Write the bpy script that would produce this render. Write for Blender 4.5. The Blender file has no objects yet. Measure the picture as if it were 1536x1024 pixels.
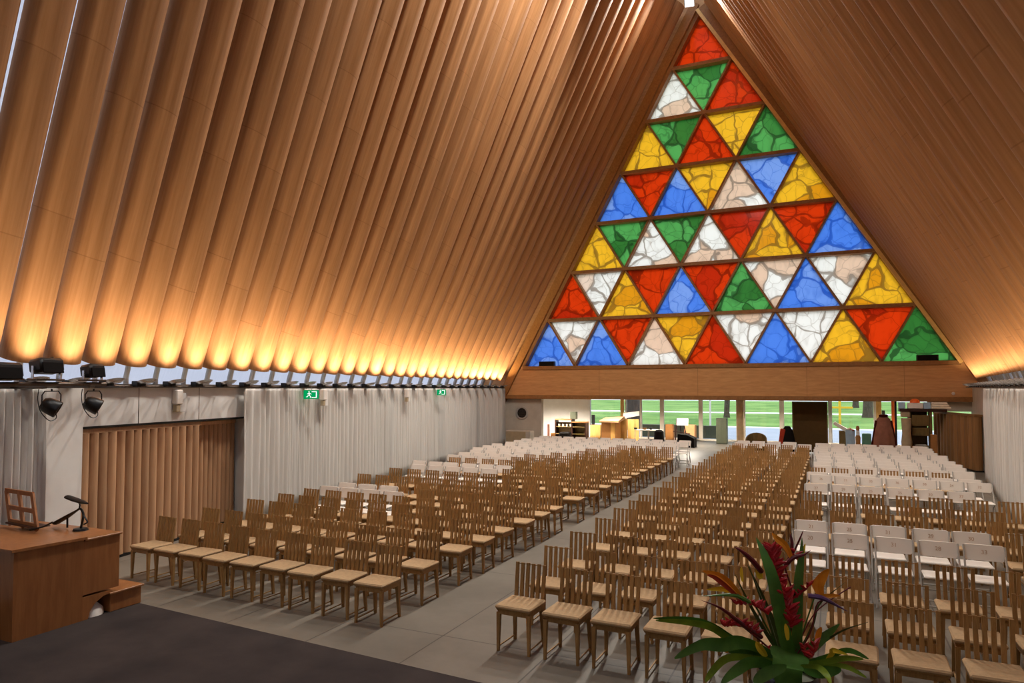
import bpy, math, random
from mathutils import Vector, Matrix
random.seed(11)
PI = math.pi
SC = bpy.context.scene
COL = SC.collection
R = math.radians

# ------------------------------------------------------------------ camera model
F, PITCH, YAW, EYE = 1036.0, R(2.3), math.atan2(482.0, 1036.0), 2.75
SHIFT = 582.0 - 512.0 - F * math.tan(PITCH)
_cy, _sy, _cp, _sp = math.cos(YAW), math.sin(YAW), math.cos(PITCH), math.sin(PITCH)
FW = Vector((-_sy * _cp, _cy * _cp, _sp)); RT = Vector((_cy, _sy, 0)); UP = Vector((_sy * _sp, -_cy * _sp, _cp))
EYEV = Vector((0, 0, EYE))
def ray(u, v): return FW + RT * ((u - 768) / F) - UP * ((v - 512 - SHIFT) / F)
def at(u, v, y):            # world point of the photo's pixel u,v on the plane y = const
    d = ray(u, v); return EYEV + d * (y / d.y)
def deep(u, v, w): return EYEV + ray(u, v) * w
cam = bpy.data.cameras.new('camera'); co = bpy.data.objects.new('camera', cam); COL.objects.link(co)
co.location = EYEV; co.rotation_euler = (PI / 2 + PITCH, 0, YAW)
cam.sensor_width = 36; cam.lens = 36 * F / 1536; cam.shift_y = SHIFT / 1536; cam.clip_end = 600; cam.clip_start = .05
SC.camera = co

# ------------------------------------------------------------------ materials
def srgb(r, g, b):
    f = lambda c: (c / 12.92 if c <= .04045 else ((c + .055) / 1.055) ** 2.4)
    return (f(r / 255), f(g / 255), f(b / 255), 1)
class NT:
    def __init__(s, name):
        s.m = bpy.data.materials.new(name); s.m.use_nodes = True; s.t = s.m.node_tree; s.t.nodes.clear()
        s.out = s.n('ShaderNodeOutputMaterial')
    def n(s, typ, **kw):
        x = s.t.nodes.new(typ)
        for k, v in kw.items():
            if k in x.inputs: x.inputs[k].default_value = v
            else: setattr(x, k, v)
        return x
    def l(s, a, b): s.t.links.new(a, b)
    def math(s, op, a, b=None):
        x = s.n('ShaderNodeMath', operation=op)
        for i, q in enumerate((a, b)):
            if q is None: continue
            if isinstance(q, (int, float)): x.inputs[i].default_value = q
            else: s.l(q, x.inputs[i])
        return x.outputs[0]
    def mix(s, f, a, b, blend='MIX'):
        x = s.n('ShaderNodeMix', data_type='RGBA', blend_type=blend)
        for i, q in ((0, f), (6, a), (7, b)):
            if isinstance(q, (int, float)): x.inputs[i].default_value = q
            elif isinstance(q, tuple): x.inputs[i].default_value = q
            else: s.l(q, x.inputs[i])
        return x.outputs[2]
    def ramp(s, f, *st):
        x = s.n('ShaderNodeValToRGB'); e = x.color_ramp.elements
        while len(e) < len(st): e.new(.5)
        for k, (p, c) in enumerate(st): e[k].position = p; e[k].color = c
        s.l(f, x.inputs[0]); return x.outputs[0]
    def bsdf(s, col, rough=.6, spec=.3, metal=0., bump=None, bs=.2, bd=.01, **kw):
        p = s.n('ShaderNodeBsdfPrincipled'); p.inputs['Roughness'].default_value = rough; p.inputs['Metallic'].default_value = metal
        p.inputs['Specular IOR Level'].default_value = spec
        for k, v in kw.items(): p.inputs[k.replace('_', ' ')].default_value = v
        if isinstance(col, tuple): p.inputs['Base Color'].default_value = col
        else: s.l(col, p.inputs['Base Color'])
        if bump is not None:
            b = s.n('ShaderNodeBump'); b.inputs['Strength'].default_value = bs; b.inputs['Distance'].default_value = bd
            s.l(bump, b.inputs['Height']); s.l(b.outputs[0], p.inputs['Normal'])
        s.l(p.outputs[0], s.out.inputs[0]); return p
    def coord(s, scale=(1, 1, 1), kind='Object', rnd=False):
        t = s.n('ShaderNodeTexCoord'); m = s.n('ShaderNodeMapping'); m.inputs['Scale'].default_value = scale
        s.l(t.outputs[kind], m.inputs[0])
        if rnd:
            o = s.n('ShaderNodeObjectInfo'); v = s.n('ShaderNodeVectorMath', operation='SCALE'); v.inputs[0].default_value = (37, 53, 71)
            s.l(o.outputs['Random'], v.inputs['Scale']); s.l(v.outputs[0], m.inputs['Location'])
        return m.outputs[0]
    def noise(s, vec, scale, detail=4, rough=.55, dist=0):
        x = s.n('ShaderNodeTexNoise'); s.l(vec, x.inputs['Vector'])
        x.inputs['Scale'].default_value = scale; x.inputs['Detail'].default_value = detail; x.inputs['Roughness'].default_value = rough
        x.inputs['Distortion'].default_value = dist; return x.outputs['Fac']
def plain(name, col, rough=.6, spec=.3, metal=0., vary=.08, scale=6, **kw):
    m = NT(name); f = m.noise(m.coord(), scale)
    d = tuple(c * (1 - vary) for c in col[:3]) + (1,); b = tuple(min(1, c * (1 + vary)) for c in col[:3]) + (1,)
    m.bsdf(m.ramp(f, (.3, d), (.7, b)), rough, spec, metal, bump=f, bs=.05, **kw); return m.m
def wood(name, dark, light, scale=(14, 14, .9), rough=.45, spec=.35, rnd=True, grain=3.):
    m = NT(name); c = m.coord(scale, rnd=rnd); f = m.noise(c, grain, 6, .6, .6); g = m.noise(c, grain * 4, 3)
    col = m.mix(m.math('MULTIPLY', g, .35), m.ramp(f, (.25, dark), (.75, light)), dark)
    if rnd:
        o = m.n('ShaderNodeObjectInfo'); h = m.n('ShaderNodeHueSaturation'); m.l(col, h.inputs['Color'])
        m.l(m.math('ADD', m.math('MULTIPLY', o.outputs['Random'], .3), .85), h.inputs['Value']); col = h.outputs[0]
    m.bsdf(col, rough, spec, bump=f, bs=.06); return m.m

def mat_card():
    m = NT('spiral_wound_cardboard'); c = m.coord((9, 9, .35), rnd=True); f = m.noise(c, 2.2, 5)
    col = m.ramp(f, (.2, srgb(148, 103, 64)), (.8, srgb(180, 132, 90)))
    t = m.n('ShaderNodeTexCoord'); sx = m.n('ShaderNodeSeparateXYZ'); m.l(t.outputs['Object'], sx.inputs[0])
    o = m.n('ShaderNodeObjectInfo'); z = m.math('ADD', sx.outputs['Z'], m.math('MULTIPLY', o.outputs['Random'], 7.3))
    z = m.math('ADD', z, m.math('MULTIPLY', sx.outputs['X'], .12))
    fr = m.math('FRACT', m.math('DIVIDE', z, 2.35)); seam = m.math('LESS_THAN', fr, .007)
    seg = m.math('FLOOR', m.math('DIVIDE', z, 2.35))
    w = m.n('ShaderNodeTexWhiteNoise', noise_dimensions='1D'); m.l(m.math('ADD', seg, m.math('MULTIPLY', o.outputs['Random'], 91)), w.inputs['W'])
    h = m.n('ShaderNodeHueSaturation'); m.l(col, h.inputs['Color']); m.l(m.math('ADD', m.math('MULTIPLY', w.outputs['Value'], .10), .95), h.inputs['Value'])
    cr = m.noise(m.coord((.6, .6, 3.), rnd=True), 2.6, 5, .7); band = m.math('MULTIPLY', m.math('GREATER_THAN', cr, .67), .10)
    col = m.mix(m.math('MAXIMUM', m.math('MULTIPLY', seam, .38), band), h.outputs[0], srgb(118, 78, 46))
    m.bsdf(col, .6, .12, bump=m.math('SUBTRACT', f, seam), bs=.05); return m.m
def mat_concrete():
    m = NT('grey_concrete'); c = m.coord(); f = m.noise(c, .9, 7, .65); g = m.noise(c, 7, 4)
    col = m.ramp(f, (.25, srgb(95, 88, 78)), (.75, srgb(127, 119, 107))); col = m.mix(m.math('MULTIPLY', g, .3), col, srgb(104, 97, 89))
    t = m.n('ShaderNodeTexCoord'); sx = m.n('ShaderNodeSeparateXYZ'); m.l(t.outputs['Object'], sx.inputs[0])
    j = None
    for ax, off, per in (('X', 3.985, 1.265), ('Y', 1.05, 2.6)):
        d = m.math('ABSOLUTE', m.math('SUBTRACT', m.math('FRACT', m.math('ADD', m.math('DIVIDE', m.math('ADD', sx.outputs[ax], off), per), 40.5)), .5))
        k = m.math('LESS_THAN', d, .008 / per); j = k if j is None else m.math('MAXIMUM', j, k)
    col = m.mix(m.math('MULTIPLY', j, .75), col, srgb(48, 42, 38))
    r = m.bsdf(col, .42, .35, bump=m.math('SUBTRACT', f, j), bs=.12); return m.m
def mat_carpet():
    m = NT('charcoal_carpet'); c = m.coord(); f = m.noise(c, 160, 3); g = m.noise(c, 1.7, 5)
    col = m.mix(m.math('MULTIPLY', f, .5), m.ramp(g, (.3, srgb(50, 44, 43)), (.7, srgb(70, 61, 58))), srgb(44, 38, 37))
    m.bsdf(col, .95, .1, bump=f, bs=.6, bd=.004); return m.m
def mat_plaster(name, a, b, sc=2.):
    m = NT(name); c = m.coord(); f = m.noise(c, sc, 5); g = m.noise(c, 60, 2)
    m.bsdf(m.ramp(f, (.3, a), (.7, b)), .7, .25, bump=g, bs=.04); return m.m
def mat_cloth(name, a, b):
    m = NT(name); c = m.coord((5, 5, .25)); f = m.noise(c, 2, 4); w = m.noise(m.coord(), 220, 2)
    col = m.ramp(f, (.3, a), (.7, b)); p = m.bsdf(col, .85, .15, bump=w, bs=.15, bd=.003)
    tr = m.n('ShaderNodeBsdfTranslucent'); m.l(col, tr.inputs[0]); mx = m.n('ShaderNodeMixShader'); mx.inputs[0].default_value = .12
    m.l(p.outputs[0], mx.inputs[1]); m.l(tr.outputs[0], mx.inputs[2]); m.l(mx.outputs[0], m.out.inputs[0]); return m.m
def mat_pane(name, base, tint, line, cut=.04):
    m = NT(name); c = m.coord(rnd=True); wob = m.n('ShaderNodeTexNoise'); m.l(c, wob.inputs['Vector']); wob.inputs['Scale'].default_value = .9; wob.inputs['Detail'].default_value = 2
    v = m.n('ShaderNodeVectorMath', operation='MULTIPLY_ADD'); m.l(wob.outputs['Color'], v.inputs[0]); v.inputs[1].default_value = (.9, .9, .9); m.l(c, v.inputs[2])
    vo = m.n('ShaderNodeTexVoronoi', feature='DISTANCE_TO_EDGE'); m.l(v.outputs[0], vo.inputs['Vector']); vo.inputs['Scale'].default_value = .95
    vc = m.n('ShaderNodeTexVoronoi', feature='F1'); m.l(v.outputs[0], vc.inputs['Vector']); vc.inputs['Scale'].default_value = .95
    tw = m.noise(c, 1.6, 3)
    thick = m.math('MULTIPLY', m.math('POWER', tw, 2.), cut * 4)
    ln = m.math('SUBTRACT', 1., m.math('MINIMUM', m.math('DIVIDE', vo.outputs['Distance'], thick), 1.))
    ln = m.math('MINIMUM', m.math('MULTIPLY', ln, 4.), .72)
    v2 = m.n('ShaderNodeTexVoronoi', feature='DISTANCE_TO_EDGE'); m.l(v.outputs[0], v2.inputs['Vector']); v2.inputs['Scale'].default_value = 1.7
    l2 = m.math('MULTIPLY', m.math('LESS_THAN', v2.outputs['Distance'], .022), .38); ln = m.math('MAXIMUM', ln, l2)
    sep = m.n('ShaderNodeSeparateColor'); m.l(vc.outputs['Color'], sep.inputs[0])
    cell = m.ramp(sep.outputs[0], (0., base), (.62, base), (.72, tint), (1., tint))
    fold = m.noise(m.coord((1.2, 1.2, .6), rnd=True), 2.2, 4, .5, 1.2)
    cell = m.mix(m.ramp(fold, (.5, (0, 0, 0, 1)), (.75, (.28, .28, .28, 1))), cell, line)
    col = m.mix(ln, cell, line)
    tr = m.n('ShaderNodeBsdfTranslucent'); m.l(col, tr.inputs[0])
    p = m.n('ShaderNodeBsdfPrincipled'); p.inputs['Roughness'].default_value = .12; m.l(m.mix(.65, col, (0, 0, 0, 1)), p.inputs['Base Color'])
    mx = m.n('ShaderNodeMixShader'); mx.inputs[0].default_value = .82
    m.l(p.outputs[0], mx.inputs[1]); m.l(tr.outputs[0], mx.inputs[2]); m.l(mx.outputs[0], m.out.inputs[0]); return m.m
def mat_glass():
    m = NT('clear_glass'); a = m.n('ShaderNodeBsdfTransparent'); a.inputs[0].default_value = (.95, .98, .97, 1); g = m.n('ShaderNodeBsdfGlossy'); g.inputs['Roughness'].default_value = .03
    fr = m.n('ShaderNodeFresnel'); fr.inputs[0].default_value = 1.45; mx = m.n('ShaderNodeMixShader')
    m.l(fr.outputs[0], mx.inputs[0]); m.l(a.outputs[0], mx.inputs[1]); m.l(g.outputs[0], mx.inputs[2]); m.l(mx.outputs[0], m.out.inputs[0]); return m.m
def mat_poly():
    m = NT('translucent_polycarbonate'); tr = m.n('ShaderNodeBsdfTranslucent'); tr.inputs[0].default_value = (.80, .82, .88, 1)
    f = m.noise(m.coord((1, 8, 1)), 3); d = m.n('ShaderNodeBsdfDiffuse'); m.l(m.ramp(f, (.3, (.6, .62, .66, 1)), (.7, (.75, .77, .8, 1))), d.inputs[0])
    mx = m.n('ShaderNodeMixShader'); mx.inputs[0].default_value = .3
    m.l(tr.outputs[0], mx.inputs[1]); m.l(d.outputs[0], mx.inputs[2]); m.l(mx.outputs[0], m.out.inputs[0]); return m.m
def mat_emit(name, col, st):
    m = NT(name); e = m.n('ShaderNodeEmission'); e.inputs[0].default_value = col; e.inputs[1].default_value = st; m.l(e.outputs[0], m.out.inputs[0]); return m.m
def mat_grass():
    m = NT('mown_grass'); c = m.coord(); f = m.noise(c, .25, 6); g = m.noise(c, 9, 5)
    col = m.mix(m.math('MULTIPLY', g, .5), m.ramp(f, (.3, srgb(92, 134, 62)), (.7, srgb(158, 190, 108))), srgb(66, 108, 50))
    m.bsdf(col, .9, .1, bump=g, bs=.5, bd=.05); return m.m
M = dict(
    card=mat_card(), concrete=mat_concrete(), carpet=mat_carpet(),
    white=mat_plaster('white_painted_wall', srgb(226, 222, 216), srgb(236, 233, 227)), greywall=mat_plaster('warm_grey_wall', srgb(186, 178, 165), srgb(202, 194, 181)),
    curtain=mat_cloth('white_curtain_cloth', srgb(222, 217, 209), srgb(238, 234, 227)),
    ply=wood('amber_plywood', srgb(190, 138, 86), srgb(224, 172, 114), (.7, 3, 5), .4, .35, False, 2.2),
    mull=wood('brown_mullion_timber', srgb(136, 94, 52), srgb(172, 124, 74), (3, 3, 3), .45, .35, False),
    trim=wood('golden_trim_timber', srgb(140, 92, 44), srgb(180, 126, 66), (4, 1, 4), .4, .4, False),
    chair=wood('oak_chair_timber', srgb(134, 98, 54), srgb(178, 138, 86), (16, 16, 2.2), .5, .3),
    pad=plain('tan_seat_pad', srgb(176, 146, 110), .85, .15, vary=.1, scale=30),
    plastic=plain('white_moulded_plastic', srgb(238, 230, 220), .4, .4, vary=.03), steel=plain('pale_grey_steel', srgb(186, 182, 176), .35, .5, .3),
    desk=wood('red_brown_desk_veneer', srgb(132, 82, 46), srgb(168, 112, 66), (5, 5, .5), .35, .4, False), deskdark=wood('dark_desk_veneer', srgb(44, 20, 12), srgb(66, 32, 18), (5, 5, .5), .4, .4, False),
    black=plain('black_metal', srgb(22, 21, 21), .4, .4), blackcloth=plain('black_cloth', srgb(26, 23, 22), .9, .1), chrome=plain('silver_reflector', srgb(206, 206, 208), .25, .5, .8),
    brass=plain('pale_gold_edging', srgb(232, 186, 112), .35, .5, .2), iron=plain('dark_steel_rail', srgb(96, 86, 78), .4, .5, .7), slat=wood('tan_cardboard_slats', srgb(166, 126, 92), srgb(198, 156, 118), (8, 8, .4), .6, .25), slatdark=wood('brown_cardboard_slats', srgb(132, 96, 58), srgb(170, 128, 82), (8, 8, .4), .6, .25),
    glass=mat_glass(), poly=mat_poly(), grass=mat_grass(), road=plain('grey_asphalt_road', srgb(168, 174, 190), .8, .2, vary=.06, scale=1), path=plain('pale_concrete_path', srgb(235, 235, 230), .8, .2),
    bark=wood('rough_grey_bark', srgb(58, 50, 46), srgb(112, 100, 90), (5, 5, 1), .9, .1), leaf=plain('tree_leaves', srgb(60, 116, 44), .7, .2, vary=.4, scale=3),
    alu=plain('cream_painted_frame', srgb(240, 230, 214), .45, .4, vary=.03), column=plain('beige_column_paint', srgb(214, 188, 144), .5, .3), pine=wood('yellow_pine', srgb(214, 160, 82), srgb(240, 198, 124), (6, 6, .6), .5, .3, False),
    olive=wood('olive_brown_wood', srgb(96, 78, 42), srgb(132, 108, 62), (4, 4, .8), .5, .3, False), board=plain('brown_display_board_felt', srgb(84, 64, 36), .85, .15), robe=plain('dusty_pink_robe_cloth', srgb(152, 104, 86), .9, .1, vary=.15, scale=5), darkred=plain('dark_red_velvet', srgb(74, 24, 18), .9, .1),
    peach=plain('peach_cardboard', srgb(226, 168, 118), .8, .2), yellow=plain('yellow_painted_wood', srgb(236, 190, 50), .5, .3), teal=plain('teal_plastic', srgb(88, 142, 124), .3, .5), ltblue=plain('pale_blue_plastic', srgb(170, 200, 224), .4, .4), red=plain('red_cloth', srgb(176, 62, 40), .8, .2), orange=plain('orange_paint', srgb(238, 108, 40), .5, .3), beige=plain('beige_laminate', srgb(178, 160, 130), .5, .3), mesh=plain('dark_green_grey_metal', srgb(84, 88, 72), .5, .3), cream=plain('cream_paper', srgb(240, 228, 206), .8, .2), terra=plain('tan_box_wood', srgb(170, 118, 66), .6, .3),
    exitgreen=mat_emit('backlit_exit_green', srgb(0, 150, 84), 1.), exitwhite=mat_emit('backlit_exit_white', (.9, 1, .93, 1), 1.1),
    lens=mat_emit('uplight_lens', (1, .72, .36, 1), 9.), fill_lens=mat_emit('foyer_fill_lens', (1, .94, .84, 1), 4.), ridgelens=mat_emit('floodlight_lens', (.9, .94, 1, 1), 2.),
    ink=plain('brown_stencil_ink', srgb(196, 164, 138), .7, .2),
    p_red=mat_pane('red_glass', srgb(234, 120, 64), srgb(220, 104, 66), srgb(164, 80, 52)), p_yellow=mat_pane('yellow_glass', srgb(250, 216, 104), srgb(240, 194, 84), srgb(166, 140, 92)),
    p_green=mat_pane('green_glass', srgb(146, 204, 146), srgb(116, 172, 114), srgb(86, 116, 86)), p_blue=mat_pane('blue_glass', srgb(142, 182, 242), srgb(176, 200, 242), srgb(88, 134, 206)), p_white=mat_pane('white_glass', srgb(250, 248, 245), srgb(244, 224, 208), srgb(172, 160, 150)),
    stem=plain('green_stem', srgb(58, 92, 30), .5, .3), leafd=plain('deep_green_leaf', srgb(74, 120, 46), .38, .4, vary=.35, scale=9), leafl=plain('yellow_green_leaf', srgb(126, 150, 44), .4, .4, vary=.3, scale=9), leafs=plain('dark_olive_leaf', srgb(66, 78, 38), .4, .4, vary=.3, scale=9),
    petal=plain('orange_petal', srgb(255, 156, 40), .5, .3, vary=.15, scale=20), petaly=plain('yellow_petal', srgb(255, 214, 60), .5, .3), crimson=plain('crimson_bract', srgb(170, 22, 36), .4, .4, vary=.3, scale=20), maroon=plain('maroon_bract', srgb(98, 26, 36), .45, .35, vary=.3, scale=12), purple=plain('purple_bract', srgb(86, 58, 98), .45, .35, vary=.25, scale=12),
    vase=plain('black_glazed_pot', srgb(20, 22, 20), .25, .5), plinth=wood('plinth_timber', srgb(96, 62, 34), srgb(128, 86, 48), (4, 4, .6), .5, .3, False),
)

# ------------------------------------------------------------------ mesh building
class MB:
    def __init__(s): s.v = []; s.f = []; s.mi = []
    def add(s, vs, fs, mi=0):
        b = len(s.v); s.v += [tuple(p) for p in vs]; s.f += [tuple(i + b for i in f) for f in fs]; s.mi += [mi] * len(fs); return s
    def box(s, c, d, bev=0., rot=None, mi=0):
        hx, hy, hz = d[0] / 2, d[1] / 2, d[2] / 2; b = min(bev, hx * .9, hy * .9, hz * .9)
        if b <= 0:
            vs = [Vector((x * hx, y * hy, z * hz)) for z in (-1, 1) for y in (-1, 1) for x in (-1, 1)]
            fs = [(0, 2, 3, 1), (4, 5, 7, 6), (0, 1, 5, 4), (2, 6, 7, 3), (0, 4, 6, 2), (1, 3, 7, 5)]
        else:
            vs, idx = [], {}
            for z in (-1, 1):
                for y in (-1, 1):
                    for x in (-1, 1):
                        for a in range(3):
                            p = [x * (hx - b), y * (hy - b), z * (hz - b)]; p[a] = (x, y, z)[a] * (hx, hy, hz)[a]
                            idx[(x, y, z, a)] = len(vs); vs.append(Vector(p))
            g = lambda x, y, z, a: idx[(x, y, z, a)]
            fs = []
            for k in (-1, 1):
                fs.append([g(k, -1, -1, 0), g(k, 1, -1, 0), g(k, 1, 1, 0), g(k, -1, 1, 0)][::k]); fs.append([g(-1, k, -1, 1), g(-1, k, 1, 1), g(1, k, 1, 1), g(1, k, -1, 1)][::k]); fs.append([g(-1, -1, k, 2), g(1, -1, k, 2), g(1, 1, k, 2), g(-1, 1, k, 2)][::k])
            for p in (-1, 1):
                for q in (-1, 1):
                    o = p * q
                    fs.append([g(p, q, -1, 0), g(p, q, -1, 1), g(p, q, 1, 1), g(p, q, 1, 0)][::o]); fs.append([g(p, -1, q, 0), g(p, 1, q, 0), g(p, 1, q, 2), g(p, -1, q, 2)][::o]); fs.append([g(-1, p, q, 1), g(-1, p, q, 2), g(1, p, q, 2), g(1, p, q, 1)][::o])
                    for r in (-1, 1): fs.append([g(p, q, r, 0), g(p, q, r, 1), g(p, q, r, 2)][::p * q * r])
        if rot is not None: vs = [rot @ v for v in vs]
        c = Vector(c); return s.add([v + c for v in vs], fs, mi)
    def span(s, a, b, bev=0., mi=0):
        return s.box([(a[i] + b[i]) / 2 for i in range(3)], [abs(b[i] - a[i]) for i in range(3)], bev, None, mi)
    def hexa(s, p, mi=0):   # eight corners: bottom ring 4, top ring 4
        return s.add(p, [(0, 3, 2, 1), (4, 5, 6, 7), (0, 1, 5, 4), (1, 2, 6, 5), (2, 3, 7, 6), (3, 0, 4, 7)], mi)
    def bar(s, p, q, w, d, side=None, mi=0, w2=None, d2=None):   # rectangular bar p->q
        p, q = Vector(p), Vector(q); t = (q - p).normalized(); x = Vector(side) if side is not None else (Vector((1, 0, 0)) if abs(t.x) < .9 else Vector((0, 1, 0)))
        x = (x - t * x.dot(t)).normalized(); y = t.cross(x); w2 = w if w2 is None else w2; d2 = d if d2 is None else d2
        ring = lambda c, a, b: [c - x * a / 2 - y * b / 2, c + x * a / 2 - y * b / 2, c + x * a / 2 + y * b / 2, c - x * a / 2 + y * b / 2]
        return s.hexa(ring(p, w, d) + ring(q, w2, d2), mi)
    def tube(s, pts, rad, n=10, mi=0, cap=True, flat=1., fdir=None):
        pts = [Vector(p) for p in pts]; rad = rad if isinstance(rad, (list, tuple)) else [rad] * len(pts); vs, fs = [], []; x = None
        for i, p in enumerate(pts):
            t = (pts[min(i + 1, len(pts) - 1)] - pts[max(i - 1, 0)]).normalized()
            if x is None: x = Vector(fdir) if fdir is not None else (Vector((0, 0, 1)) if abs(t.z) < .8 else Vector((1, 0, 0)))
            x = (x - t * x.dot(t)).normalized(); y = t.cross(x)
            vs += [p + (x * math.cos(2 * PI * k / n) * flat + y * math.sin(2 * PI * k / n)) * rad[i] for k in range(n)]
        for i in range(len(pts) - 1):
            for k in range(n): a, b = i * n + k, i * n + (k + 1) % n; fs.append((a, b, b + n, a + n))
        if cap: fs.append(tuple(range(n))[::-1]); fs.append(tuple((len(pts) - 1) * n + k for k in range(n)))
        return s.add(vs, fs, mi)
    def lathe(s, prof, c=(0, 0, 0), n=20, mi=0, rot=None, cap=True):
        vs, fs = [], []
        for r, z in prof: vs += [Vector((r * math.cos(2 * PI * k / n), r * math.sin(2 * PI * k / n), z)) for k in range(n)]
        for i in range(len(prof) - 1):
            for k in range(n): a, b = i * n + k, i * n + (k + 1) % n; fs.append((a, b, b + n, a + n))
        if cap and prof[0][0] > 1e-6: fs.append(tuple(range(n))[::-1])
        if cap and prof[-1][0] > 1e-6: fs.append(tuple((len(prof) - 1) * n + k for k in range(n)))
        if rot is not None: vs = [rot @ v for v in vs]
        c = Vector(c); return s.add([v + c for v in vs], fs, mi)
    def prism(s, poly, off, mi=0):   # polygon of 3D points extruded by vector
        n = len(poly); off = Vector(off); a = [Vector(p) for p in poly]
        return s.add(a + [p + off for p in a], [tuple(range(n))[::-1], tuple(range(n, 2 * n))] + [(k, (k + 1) % n, n + (k + 1) % n, n + k) for k in range(n)], mi)
    def leaf(s, pts, wid, face, fold=.25, mi=0, n=14, th=.004):
        pts = smooth(pts, n); vs, fs = [], []
        for i, p in enumerate(pts):
            u = i / (len(pts) - 1); t = (pts[min(i + 1, len(pts) - 1)] - pts[max(i - 1, 0)]).normalized()
            sd = t.cross(Vector(face)).normalized(); nn = sd.cross(t).normalized()
            w = max(.0015, (wid(u) if callable(wid) else wid) / 2)
            vs += [p - sd * w, p - nn * w * fold + nn * th * .5, p + sd * w, p - nn * w * fold - nn * th * .5]
        for i in range(len(pts) - 1):
            for k in range(4): a, b = i * 4 + k, i * 4 + (k + 1) % 4; fs.append((a, b, b + 4, a + 4))
        fs += [(0, 3, 2, 1), tuple((len(pts) - 1) * 4 + k for k in range(4))]
        return s.add(vs, fs, mi)
    def build(s, name, mats, parent=None, sm=False, origin=None):
        me = bpy.data.meshes.new(name); vs = s.v
        if origin is not None: vs = [(v[0] - origin[0], v[1] - origin[1], v[2] - origin[2]) for v in vs]
        me.from_pydata(vs, [], s.f)
        for m in (mats if isinstance(mats, (list, tuple)) else [mats]): me.materials.append(M[m])
        if any(s.mi): me.polygons.foreach_set('material_index', s.mi)
        me.update()
        if sm:
            me.polygons.foreach_set('use_smooth', [True] * len(me.polygons))
            try: me.set_sharp_from_angle(angle=R(40))
            except Exception: pass
        o = bpy.data.objects.new(name, me); COL.objects.link(o)
        if origin is not None: o.location = origin
        if parent is not None: o.parent = parent
        return o
def smooth(pts, n):
    P = [Vector(p) for p in pts]
    if len(P) < 3: return [P[0].lerp(P[-1], i / (n - 1)) for i in range(n)]
    out = []
    for i in range(n):
        t = i / (n - 1) * (len(P) - 1); k = min(int(t), len(P) - 2); f = t - k
        a, b, c, d = P[max(k - 1, 0)], P[k], P[k + 1], P[min(k + 2, len(P) - 1)]
        out.append(.5 * ((2 * b) + (c - a) * f + (2 * a - 5 * b + 4 * c - d) * f * f + (3 * b - a - 3 * c + d) * f ** 3))
    return out
def tag(o, label, cat, group=None, kind=None):
    o['label'] = label; o['category'] = cat
    if group: o['group'] = group
    if kind: o['kind'] = kind
    return o
def empty(name, loc, rz=0., label=None, cat=None, group=None):
    o = bpy.data.objects.new(name, None); COL.objects.link(o); o.location = loc; o.rotation_euler = (0, 0, rz); o.empty_display_size = .1
    if label: tag(o, label, cat, group)
    return o
def struct(o, label=None):
    o['kind'] = 'structure'
    if label: o['label'] = label
    return o
def dup(o, parent=None):
    c = o.copy(); COL.objects.link(c); c.parent = parent
    for ch in o.children: dup(ch, c)
    return c
ONES = 'first second third fourth fifth sixth seventh eighth ninth tenth eleventh twelfth thirteenth fourteenth fifteenth sixteenth seventeenth eighteenth nineteenth'.split()
def nth(k):
    if k <= 19: return ONES[k - 1]
    t = {2: 'twent', 3: 'thirt', 4: 'fort'}[k // 10]
    return t + 'ieth' if k % 10 == 0 else t + 'y-' + ONES[k % 10 - 1]

# ------------------------------------------------------------------ plan of the hall
XL = lambda y: -10.55 - .185 * (y - 7.6)       # face of the long curtain wall
XR = lambda y: 1.75 + .1 * y                   # face of the opposite wall
XRIDGE = lambda y: -5.02 - .007 * y
ZRIDGE = lambda y: 17.2 + .078 * y
YF, YB = 31.0, -3.0                            # window plane, rear wall
LEDGE = 2.8
struct(MB().add([(-40, YB, 0), (40, YB, 0), (40, 38.2, 0), (-40, 38.2, 0), (-40, YB, -.3), (40, YB, -.3), (40, 38.2, -.3), (-40, 38.2, -.3)], [(0, 1, 2, 3), (7, 6, 5, 4), (0, 4, 5, 1), (1, 5, 6, 2), (2, 6, 7, 3), (3, 7, 4, 0)]).build('floor', 'concrete'))
tag(MB().hexa([(-8.4, YB + .1, 0), (1.2, YB + .1, 0), (2.0, 5.55, 0), (-9.9, 6.20, 0), (-8.4, YB + .1, .008), (1.2, YB + .1, .008), (2.0, 5.55, .008), (-9.9, 6.20, .008)]).build('carpet', 'carpet'), 'dark charcoal carpet covering the altar floor in front of the chairs', 'carpet')

def wallseg(mb, X, y0, y1, z0, z1, th): # th sign: outward
    mb.hexa([(X(y0), y0, z0), (X(y0) + th, y0, z0), (X(y1) + th, y1, z0), (X(y1), y1, z0), (X(y0), y0, z1), (X(y0) + th, y0, z1), (X(y1) + th, y1, z1), (X(y1), y1, z1)])
RY0, RY1, RZ = 6.76, 10.74, 2.16               # recess with the sliding screens
w = MB(); wallseg(w, XL, YB, RY0, 0, LEDGE, -1.4); wallseg(w, XL, RY1, YF + .6, 0, LEDGE, -1.4); wallseg(w, XL, RY0, RY1, RZ, LEDGE, -1.4)
wallseg(w, lambda y: XL(y) - .6, RY0, RY1, 0, RZ, -.8); struct(w.build('wall_left', 'white'))
w = MB(); wallseg(w, XR, YB, 24.5, 0, LEDGE - .05, 1.2)
XR2 = lambda y: 4.22 + .08 * (y - 24.5)
wallseg(w, XR2, 24.5, 24.75, 0, LEDGE - .05, 1.2); wallseg(w, XR2, 26.8, YF + .6, 0, LEDGE - .05, 1.2); wallseg(w, XR2, 24.75, 26.8, 0, 1.36, 1.2); wallseg(w, XR2, 24.75, 26.8, 1.86, LEDGE - .05, 1.2)
struct(w.build('wall_right', 'greywall'))
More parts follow.
